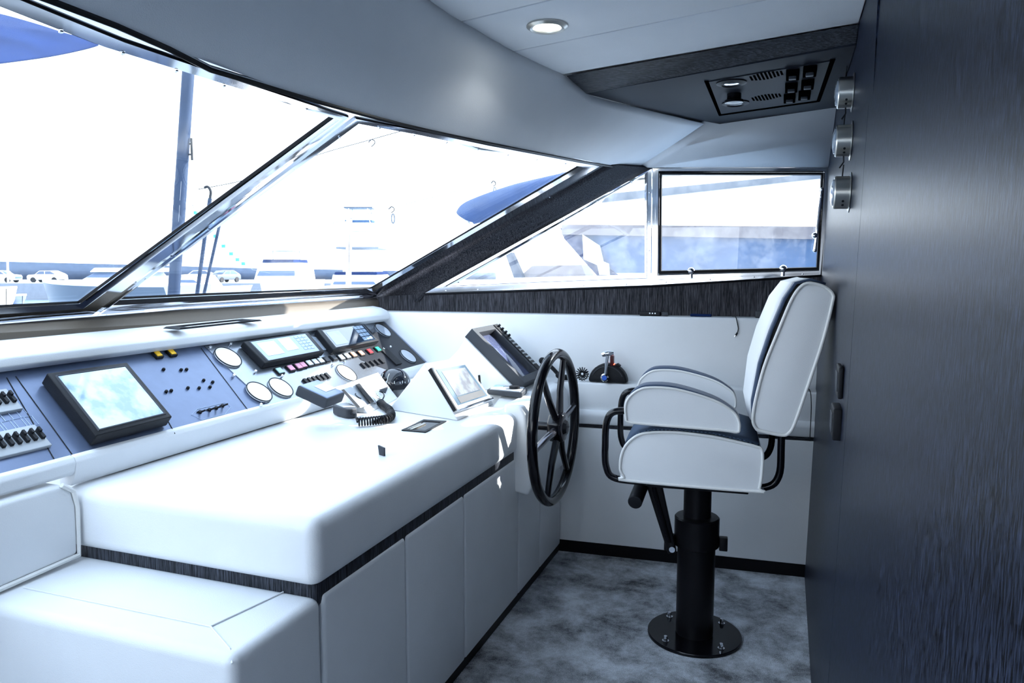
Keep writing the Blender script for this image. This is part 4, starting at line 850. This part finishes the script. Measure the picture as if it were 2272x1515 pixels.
# ------------------------------------------------------------------ small things on the upper ledge
LZ = 1.169
def ledge(x, k): p = atS(x, 712, k); return p
p = ledge(1452, 0.20); rc2 = thing('remote_control', 'dark remote control with three pale keys on the upper ledge', 'remote', (p.x, p.y, LZ))
MB().box((p.x-0.02, p.y, LZ+0.010), (0.10, 0.04, 0.02)).build('case', BLACKM, rc2, bevel=0.003)
for k in range(3): MB().box((p.x-0.020+k*0.013, p.y-0.0205, LZ+0.013), (0.006, 0.002, 0.006)).build('key', WBUT, rc2)
p = ledge(1476, 0.20); tag(MB().box((p.x, p.y, LZ+0.010), (0.034, 0.03, 0.018)).build('adapter', DGREY, bevel=0.003), 'small grey adapter beside the remote control on the upper ledge', 'adapter')
p = ledge(1555, 0.21); tag(MB().box((p.x, p.y, LZ+0.006), (0.10, 0.03, 0.012)).build('folded_cable', NAVYC, bevel=0.004), 'flat dark blue cable bundle on the upper ledge', 'cable')
p = ledge(1698, 0.20); tag(MB().box((p.x, p.y, LZ+0.016), (0.09, 0.05, 0.032)).build('router', DGREY, bevel=0.004), 'dark grey box on the upper ledge beside the seat back', 'box')
pc = [atS(1625, 716, 0.20), atS(1632, 716, 0.15), atS(1637, 722, 0.1385), atS(1638, 730, 0.136), atS(1636, 738, 0.134), atS(1632, 744, 0.134)]
pc[0].z = pc[1].z = LZ+0.004
cbp = thing('power_cable', 'thin black cable with metal tipped plug hanging over the upper ledge', 'cable', pc[1])
MB().tube(smoothpath(pc[:5]), 0.0022, 6).build('cord', BLACKM, cbp)
MB().tube([pc[4], pc[5]], 0.004, 8).build('plug', BLACKM, cbp); MB().tube([pc[5], atS(1630, 747, 0.134)], 0.0026, 8).build('plug_tip', CHROME, cbp)
wp = [V((0.0, 3.50, 0.868)), V((-0.02, 3.51, 0.885)), V((0.04, 3.52, 0.864)), V((0.09, 3.50, 0.88)), V((0.12, 3.49, 0.862)), V((0.128, 3.470, 0.80)), V((0.128, 3.468, 0.70)), V((0.128, 3.47, 0.64))]
tag(MB().tube(smoothpath(wp), 0.002, 6).build('loose_wire', BLACKM), 'loose black wires dangling at the end of the side shelf behind the seat', 'wire')
tag(MB().box((0.075, 3.53, 0.875), (0.05, 0.04, 0.035)).build('junction_box', BLACKM, bevel=0.003), 'small black box on the shelf end behind the seat back', 'box')

# ------------------------------------------------------------------ outside: foredeck, water, quay, boats
WZ = -2.3
struct('ground', MB().box((-250, 250, WZ-0.05), (1500, 1500, 0.1)), WATER, 'rippled harbour water beyond the windscreen')
fd = MB().prism([V((-2.55, -2, 0.9)), V((-2.55, 3.9, 0.9)), V((-5, 4.6, 0.93)), V((-7.5, 4.2, 0.97)), V((-9.0, 2.5, 1.0)), V((-9.2, 1.0, 1.0)), V((-8.5, -2, 1.0))], (0, 0, -1.8))
tag(fd.build('foredeck', GEL), 'white foredeck of the yacht outside the windscreen', 'deck')
def V2(d, x, y): return atD(x, y, d)
def gz(x, d, z): p = atD(x, 600, d); return V((p.x, p.y, z))
QZ = -0.35
A = gz(-900, 88, QZ); B = gz(1100, 88, QZ)
out = FH*60
tag(MB().prism([A, B, B+out, A+out], (0, 0, WZ-QZ)).build('quay', CONC), 'pale concrete quay across the harbour with parked cars', 'quay')
bp0 = [atD(-300, 574, 120), atD(0, 580, 120), atD(250, 586, 120), atD(560, 595, 120), atD(745, 598, 120), atD(1100, 605, 120)]
tag(MB().grid([[p for p in bp0], [V((p.x, p.y, QZ)) for p in bp0]], False).build('breakwater', BREAK, solid=0.8), 'long dark stone breakwater wall behind the quay', 'breakwater')
def car(cx, d, z, L, ang, label, mat=GEL):
    p = gz(cx, d, z); t = thing('car', label, 'car', p, YAW+math.radians(ang))
    s_ = L/4.4; M4 = Matrix.Translation(p) @ Matrix.Rotation(YAW+math.radians(ang), 4, 'Z') @ Matrix.Scale(s_, 4)
    X = lambda x, y, zz: M4 @ V((x, y, zz))
    body = [(-2.2, 0.3), (-2.25, 0.75), (-2.1, 0.95), (-1.2, 1.02), (-0.6, 1.48), (0.9, 1.52), (1.9, 1.1), (2.15, 0.9), (2.2, 0.35)]
    MB().prism([X(a, -0.85, b) for a, b in body], X(0, 0.85, 0)-X(0, -0.85, 0)).build('body', mat, t, bevel=0.08)
    for sy in (-0.86, 0.84):
        MB().prism([X(a, sy, b) for a, b in ((-1.05, 1.05), (-0.55, 1.42), (0.1, 1.45), (0.1, 1.05))], X(0, 0.02, 0)-X(0, 0, 0)).build('side_window', TINT, t)
        MB().prism([X(a, sy, b) for a, b in ((0.2, 1.05), (0.2, 1.45), (0.85, 1.45), (1.5, 1.05))], X(0, 0.02, 0)-X(0, 0, 0)).build('side_window', TINT, t)
    MB().add([X(-1.22, -0.75, 1.05), X(-1.22, 0.75, 1.05), X(-0.66, 0.65, 1.45), X(-0.66, -0.65, 1.45)], [(0, 1, 2, 3)]).build('windscreen', TINT, t, solid=0.02)
    MB().prism([X(-2.28, -0.6, 0.5), X(-2.28, 0.6, 0.5), X(-2.28, 0.6, 0.75), X(-2.28, -0.6, 0.75)], X(0.05, 0, 0)-X(0, 0, 0)).build('grille', TINT, t)
    for wx in (-1.4, 1.35):
        for sy in (-0.9, 0.7): MB().cyl(X(wx, sy, 0.33), X(wx, sy+0.2, 0.33), 0.33*s_, 16).build('wheel', TYRE, t)
    return t
car(105, 95, QZ, 4.3, 0, 'white hatchback parked on the quay left of the sloping mullion')
car(0, 93, QZ, 4.4, 180, 'white car cut by the left edge of the photo on the quay')
car(497, 95, QZ, 4.4, 70, 'dark fronted off-road vehicle facing the harbour on the quay', ASPH)
car(440, 96, QZ, 4.4, 20, 'white car on the quay half hidden behind the grey post')
lp_ = thing('street_lamp', 'tall thin white lamp post on the quay at far left', 'lamp post', gz(18, 90, QZ))
a = atD(19, 640, 90); b = atD(15, 525, 90); a.z = QZ
MB().tube([a, b], 0.12, 8).build('pole', GEL, lp_); MB().box(b, (1.0, 0.3, 0.12)).build('lamp_head', GEL, lp_)
# boats ------------------------------------------------
def hullboat(name, label, cat, x0, x1, ydeck, ywater, d, bow='l', mat=GEL, beam=3.0, cabin=None, windows=None, group=None):
    """side-on boat: x0,x1 pixel span of deck at distance d"""
    a = atD(x0, ydeck, d); b = atD(x1, ydeck, d); c = atD((x0+x1)/2, ywater, d); zd = a.z; zw = max(c.z, WZ)
    t = thing(name, label, cat, V(((a.x+b.x)/2, (a.y+b.y)/2, zw)), 0, group)
    ax = (b-a); ax.z = 0; L = ax.length; ax.normalize(); 
    if bow == 'r': a, b = b, a; ax = -ax
    sd = V((-ax.y, ax.x, 0)); rows = []
    for i in range(13):
        u = i/12; wd = beam/2*(1-(1-min(1, u*1.9))**2.2)*0.98+0.02; sheer = 0.35*(1-u)**2
        P0 = V((a.x, a.y, 0))+ax*(L*u); zt_ = zd+sheer*L/12; zb = zw-0.1; k = 0.06*L*(1-u)**3
        rows.append([P0+sd*wd+ZU*zt_, P0+sd*wd*0.85+ax*k*0.5+ZU*((zt_+zb)/2), P0+sd*wd*0.45+ax*k+ZU*zb, P0-sd*wd*0.45+ax*k+ZU*zb, P0-sd*wd*0.85+ax*k*0.5+ZU*((zt_+zb)/2), P0-sd*wd+ZU*zt_])
    m = MB().grid(rows); m.add(rows[-1], [tuple(range(6))]); m.build('hull', mat, t)
    dk = MB().grid([[r[0], r[5]] for r in rows], False); dk.build('deck', GEL, t, solid=0.06)
    def blk(nm, u0, u1, z0, z1, wf, mt, slope=0.0, par=None):
        P = lambda u, w_, z: V((a.x, a.y, 0))+ax*(L*u)+sd*(w_*beam/2)+ZU*(zd+z)
        return MB().hexa([P(u0, -wf, z0), P(u1, -wf, z0), P(u1, wf, z0), P(u0, wf, z0)], [P(u0+slope, -wf*0.9, z1), P(u1-slope*0.3, -wf*0.9, z1), P(u1-slope*0.3, wf*0.9, z1), P(u0+slope, wf*0.9, z1)]).build(nm, mt, par or t, bevel=0.03)
    return t, blk, (a, ax, sd, L, zd)
t, blk, _ = hullboat('motor_yacht', 'grey hulled motor yacht with bow to the left behind the mullion foot', 'boat', 95, 420, 632, 690, 24, 'l', ASPH, 3.6)
blk('cabin', 0.35, 0.8, 0.0, 0.25, 0.7, GEL, 0.08); blk('side_window', 0.42, 0.75, 0.25, 0.42, 0.6, TINT, 0.06); blk('flybridge', 0.45, 0.8, 0.42, 0.55, 0.6, GEL, 0.02)
t, blk, _ = hullboat('motor_yacht', 'white cabin boat moored at the quay behind the leaning poles', 'boat', 330, 560, 640, 668, 40, 'r', GEL, 3.4)
blk('cabin', 0.35, 0.8, 0.0, 0.7, 0.7, GEL, 0.08); blk('side_window', 0.42, 0.75, 0.25, 0.5, 0.72, TINT, 0.06)
t, blk, _ = hullboat('fishing_boat', 'white sport fishing boat with two blue striped upper decks', 'boat', 575, 700, 622, 655, 45, 'l', GEL, 4.6)
blk('cabin', 0.10, 0.85, 0.0, 0.85, 0.85, GEL, 0.06); blk('side_window', 0.16, 0.8, 0.30, 0.62, 0.87, TINT, 0.03)
blk('flybridge', 0.12, 0.9, 0.85, 1.05, 0.8, GEL, 0.02); blk('sunshade', 0.22, 0.75, 1.05, 1.25, 0.7, NAVYC); blk('hardtop', 0.22, 0.8, 1.75, 1.85, 0.7, GEL)
for u, v_ in ((0.25, -0.6), (0.25, 0.6), (0.72, -0.6), (0.72, 0.6)): blk('stanchion', u, u+0.02, 1.2, 1.8, 0.01, GEL)
t, blk, inf = hullboat('fishing_boat', 'white boat with tall tuna tower behind the short steel pole', 'boat', 738, 880, 634, 668, 40, 'r', GEL, 4.6)
blk('cabin', 0.12, 0.9, 0.0, 0.62, 0.85, GEL, 0.10); blk('side_window', 0.22, 0.86, 0.12, 0.34, 0.87, TINT, 0.05)
blk('flybridge', 0.2, 0.85, 0.62, 0.75, 0.8, NAVYC, 0.02); blk('upper_cabin', 0.28, 0.75, 0.75, 1.5, 0.6, GEL, 0.02); blk('hardtop', 0.2, 0.85, 1.95, 2.05, 0.6, ASPH)
a_, ax_, sd_, L_, zd_ = inf
cxm = V((a_.x, a_.y, 0))+ax_*L_*0.55
tl = [(0.9, 0.75, 2.0), (0.72, 0.6, 3.6), (0.5, 0.45, 4.1)]
for sx in (-1, 1):
    for sy in (-1, 1): MB().tube([cxm+ax_*sx*1.0+sd_*sy*0.8+ZU*(zd_+2.0), cxm+ax_*sx*0.62+sd_*sy*0.5+ZU*(zd_+3.4), cxm+ax_*sx*0.5+sd_*sy*0.45+ZU*(zd_+4.1)], 0.03, 6).build('tower_leg', GEL, t)
for w_, z_, m_ in ((0.8, 2.9, GEL), (0.7, 3.4, TARP), (0.75, 4.1, ASPH)): MB().hexa([cxm+ax_*sx*w_+sd_*sy*0.5+ZU*(zd_+z_) for sx, sy in ((-1, -1), (1, -1), (1, 1), (-1, 1))], [cxm+ax_*sx*w_+sd_*sy*0.5+ZU*(zd_+z_+0.08) for sx, sy in ((-1, -1), (1, -1), (1, 1), (-1, 1))]).build('tower_platform', m_, t)
t, blk, _ = hullboat('sailing_dinghy', 'white rounded boat end cut by the left edge of the photo', 'boat', -60, 14, 640, 690, 20, 'r', GEL, 2.0)
t, blk, _ = hullboat('tender', 'small blue grey tender floating off the left quay', 'boat', 22, 50, 655, 668, 26, 'r', DARKHULL, 1.0)
# posts and poles on the deck
def pole(name, label, cat, pa_, pb_, d, r, mat, zb=None, sq=False):
    zb = WZ
    a = atD(*pa_, d); b = atD(*pb_, d); a2 = a.copy()
    if zb is not None: a2 = a+(a-b)*((a.z-zb)/(b.z-a.z))
    t = thing(name, label, cat, a2); MB().tube([a2, b], r, 4 if sq else 12).build('shaft', mat, t); return t, a, b
t, a, b = pole('mooring_post', 'thick dark blue-grey upright post with cleat outside the left pane', 'post', (385, 660), (427, 20), 8.0, 0.062, STEELP, 0.9)
def onp(y): return b.lerp(a, (y-20)/640)
c0 = onp(325)+CR*0.09
MB().tube([c0+ZU*0.115, c0-ZU*0.115], 0.012, 8).build('cleat', BLACKM, t)
for dz in (0.055, -0.055): MB().tube([c0+ZU*dz, c0+ZU*dz-CR*0.06], 0.010, 8).build('cleat_foot', BLACKM, t)
MB().tube([onp(397), onp(440)], 0.064, 4).build('pale_sleeve', ASPH, t); MB().tube([onp(450), onp(487)], 0.064, 4).build('pale_sleeve', ASPH, t)
t, a, b = pole('leaning_pole', 'left of two thin leaning grey poles beyond the mullion', 'pole', (437, 655), (466, 440), 8.6, 0.022, STEELP, 0.98)
MB().tube(smoothpath([b, b+ZU*0.08+CR*0.01, b+ZU*0.13-CR*0.02, b+ZU*0.12-CR*0.06]), 0.015, 8).build('crook', BLACKM, t)
t, a, b = pole('leaning_pole', 'right of two thin leaning grey poles beyond the mullion', 'pole', (452, 655), (489, 490), 8.8, 0.018, STEELP, 0.98)
t, a, b = pole('steel_pole', 'short shiny steel pole rising beyond the right windscreen pane', 'pole', (773, 655), (775, 488), 8.2, 0.032, CHROME, 0.9)
MB().tube([b, b+ZU*0.01], 0.038, 16).build('cap', CHROME, t)
# festoon line with hanging floats and green pennants
ln = [atD(440, 420, 9), atD(560, 395, 9), atD(700, 345, 9), atD(822, 310, 9), atD(900, 288, 9)]
tag(MB().tube(smoothpath(ln), 0.0045, 5).build('rigging_line', BLACKM), 'thin slack line running up to the windscreen brow', 'line')
ln2 = [atD(700, 505, 9), atD(865, 462, 9), atD(1095, 405, 9), atD(1290, 378, 9)]
tag(MB().tube(smoothpath(ln2), 0.003, 5).build('rigging_line', ASPH), 'faint lower line carrying two hooks across the right pane', 'line')
for (x, y, s_, m_, lb) in ((824, 312, 1.0, PINKF, 'pale orange float hanging from the slack line'), (868, 461, 0.85, ASPH, 'small hook and loop hanging left on the lower line'), (1094, 404, 0.7, ASPH, 'small hook and loop hanging right on the lower line')):
    p = atD(x, y, 9); t = thing('hanging_float' if s_ == 1 else 'hanging_hook', lb, 'float' if s_ == 1 else 'hook', p)
    MB().tube(smoothpath([p-CR*0.035*s_-ZU*0.02*s_, p+ZU*0.012, p+CR*0.035*s_, p+CR*0.04*s_-ZU*0.03, p-ZU*0.07*s_]), 0.006, 6).build('hook', BLACKM, t)
    q = p-ZU*0.15*s_+CR*0.02
    MB().tube([q+(CR*math.cos(k*math.pi/10)*0.022+ZU*math.sin(k*math.pi/10)*0.065)*s_ for k in range(20)], 0.010*s_, 6, True).build('loop', m_, t)
pl_ = [atD(427, 455, 8.0), atD(440, 478, 12), atD(478, 521, 14), atD(513, 557, 16), atD(560, 598, 22), atD(600, 606, 30)]
pt_ = thing('pennant_string', 'string of small green pennants beyond the leaning poles', 'bunting', pl_[0])
MB().tube(pl_, 0.004, 5).build('string', ASPH, pt_)
for x, y in ((434, 472), (478, 524), (496, 546), (513, 563), (527, 576), (540, 585)):
    p = atD(x, y, 13.5); MB().box(p, (0.08, 0.02, 0.06)).build('pennant', GRNC, pt_)
# awning above left
r0 = [atD(-260, 5, 6.5), atD(-60, 22, 6.5), (atD(70, 52, 6.5)), atD(216, 101, 6.5)]; r2_ = [atD(-260, 170, 4.6), atD(-60, 146, 5.0), atD(110, 124, 5.8), atD(217, 102, 6.5)]
r1_ = [a.lerp(b, 0.5)+ZU*0.05 for a, b in zip(r0, r2_)]
tag(MB().grid([smoothpath(r0), smoothpath(r1_), smoothpath(r2_)]).build('awning', NAVYC, solid=0.02), 'navy blue canvas awning seen through the top left of the windscreen', 'awning')
# neighbouring yacht seen through the side windows
YN2 = 6.6
def nb(x, y, Y=YN2): return atY(x, y, Y)
ny = thing('moored_yacht', 'white yacht with blue canvas side covers moored close alongside', 'yacht', (-0.8, 7.5, WZ))
def slab(px, name, mat, Y=YN2, th=0.1, **k): return MB().prism([nb(x, y, Y) for x, y in px], (0, th, 0)).build(name, mat, ny, **k)
slab([(1150, 618), (2000, 612), (2000, 1010), (1150, 1010)], 'hull', GEL, th=3.5)
slab([(1246, 520), (1990, 534), (1990, 606), (1440, 606), (1340, 606), (1290, 560)], 'canvas_cover', TARP, th=0.05)
slab([(1246, 498), (1990, 504), (1990, 534), (1246, 520)], 'top_rail', BROWN, Y=YN2-0.05, th=0.12)
slab([(1243, 505), (1290, 512), (1295, 560), (1372, 610), (1325, 612), (1252, 530)], 'canvas_flap', NAVYC, Y=YN2-0.02, th=0.03)
slab([(1218, 500), (1240, 500), (1238, 528), (1290, 578), (1290, 588), (1180, 590), (1222, 532)], 'bow_canopy', GEL, Y=YN2+0.3, th=0.4)
slab([(1292, 520), (1330, 545), (1338, 580), (1350, 585), (1352, 610), (1330, 610), (1325, 588), (1295, 575)], 'seat_cover', GEL, Y=YN2-0.06, th=0.03)
slab([(1180, 590), (1290, 588), (1300, 612), (1150, 616)], 'foredeck_gear', BROWN, Y=YN2+0.2, th=0.3)
slab([(1120, 560), (1135, 560), (1160, 616), (1140, 616)], 'rail_post', STEELP, Y=YN2+0.1, th=0.08)
ht = [(1400, 395), (1465, 379), (2000, 330), (2000, 377), (1820, 394), (1465, 433), (1330, 448)]
slab(ht, 'hardtop_edge', GEL, Y=YN2-0.5, th=0.06)
slab([(1350, 430), (1465, 418), (2000, 366), (2000, 378), (1820, 396), (1465, 435), (1335, 449)], 'hardtop_gutter', ASPH, Y=YN2-0.56, th=0.05)
slab([(1395, 396), (2000, 328), (2000, 334), (1395, 402)], 'hardtop', GEL, Y=YN2-0.5, th=2.5)
# rolled boom cover
bo = [atD(1032, 482, 8), atD(1050, 470, 8), atD(1150, 440, 8.1), atD(1300, 405, 8.3), atD(1480, 365, 8.5)]
bc_ = thing('boom_cover', 'rolled navy canvas cover on a boom seen beyond the dark pillar', 'cover', bo[0])
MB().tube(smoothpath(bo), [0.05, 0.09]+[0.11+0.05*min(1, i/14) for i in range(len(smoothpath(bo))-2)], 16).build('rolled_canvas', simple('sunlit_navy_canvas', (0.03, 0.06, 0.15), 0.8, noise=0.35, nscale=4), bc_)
MB().tube([atD(1030, 478, 8), atD(1048, 520, 8)], 0.03, 8).build('boom_end', GEL, bc_)
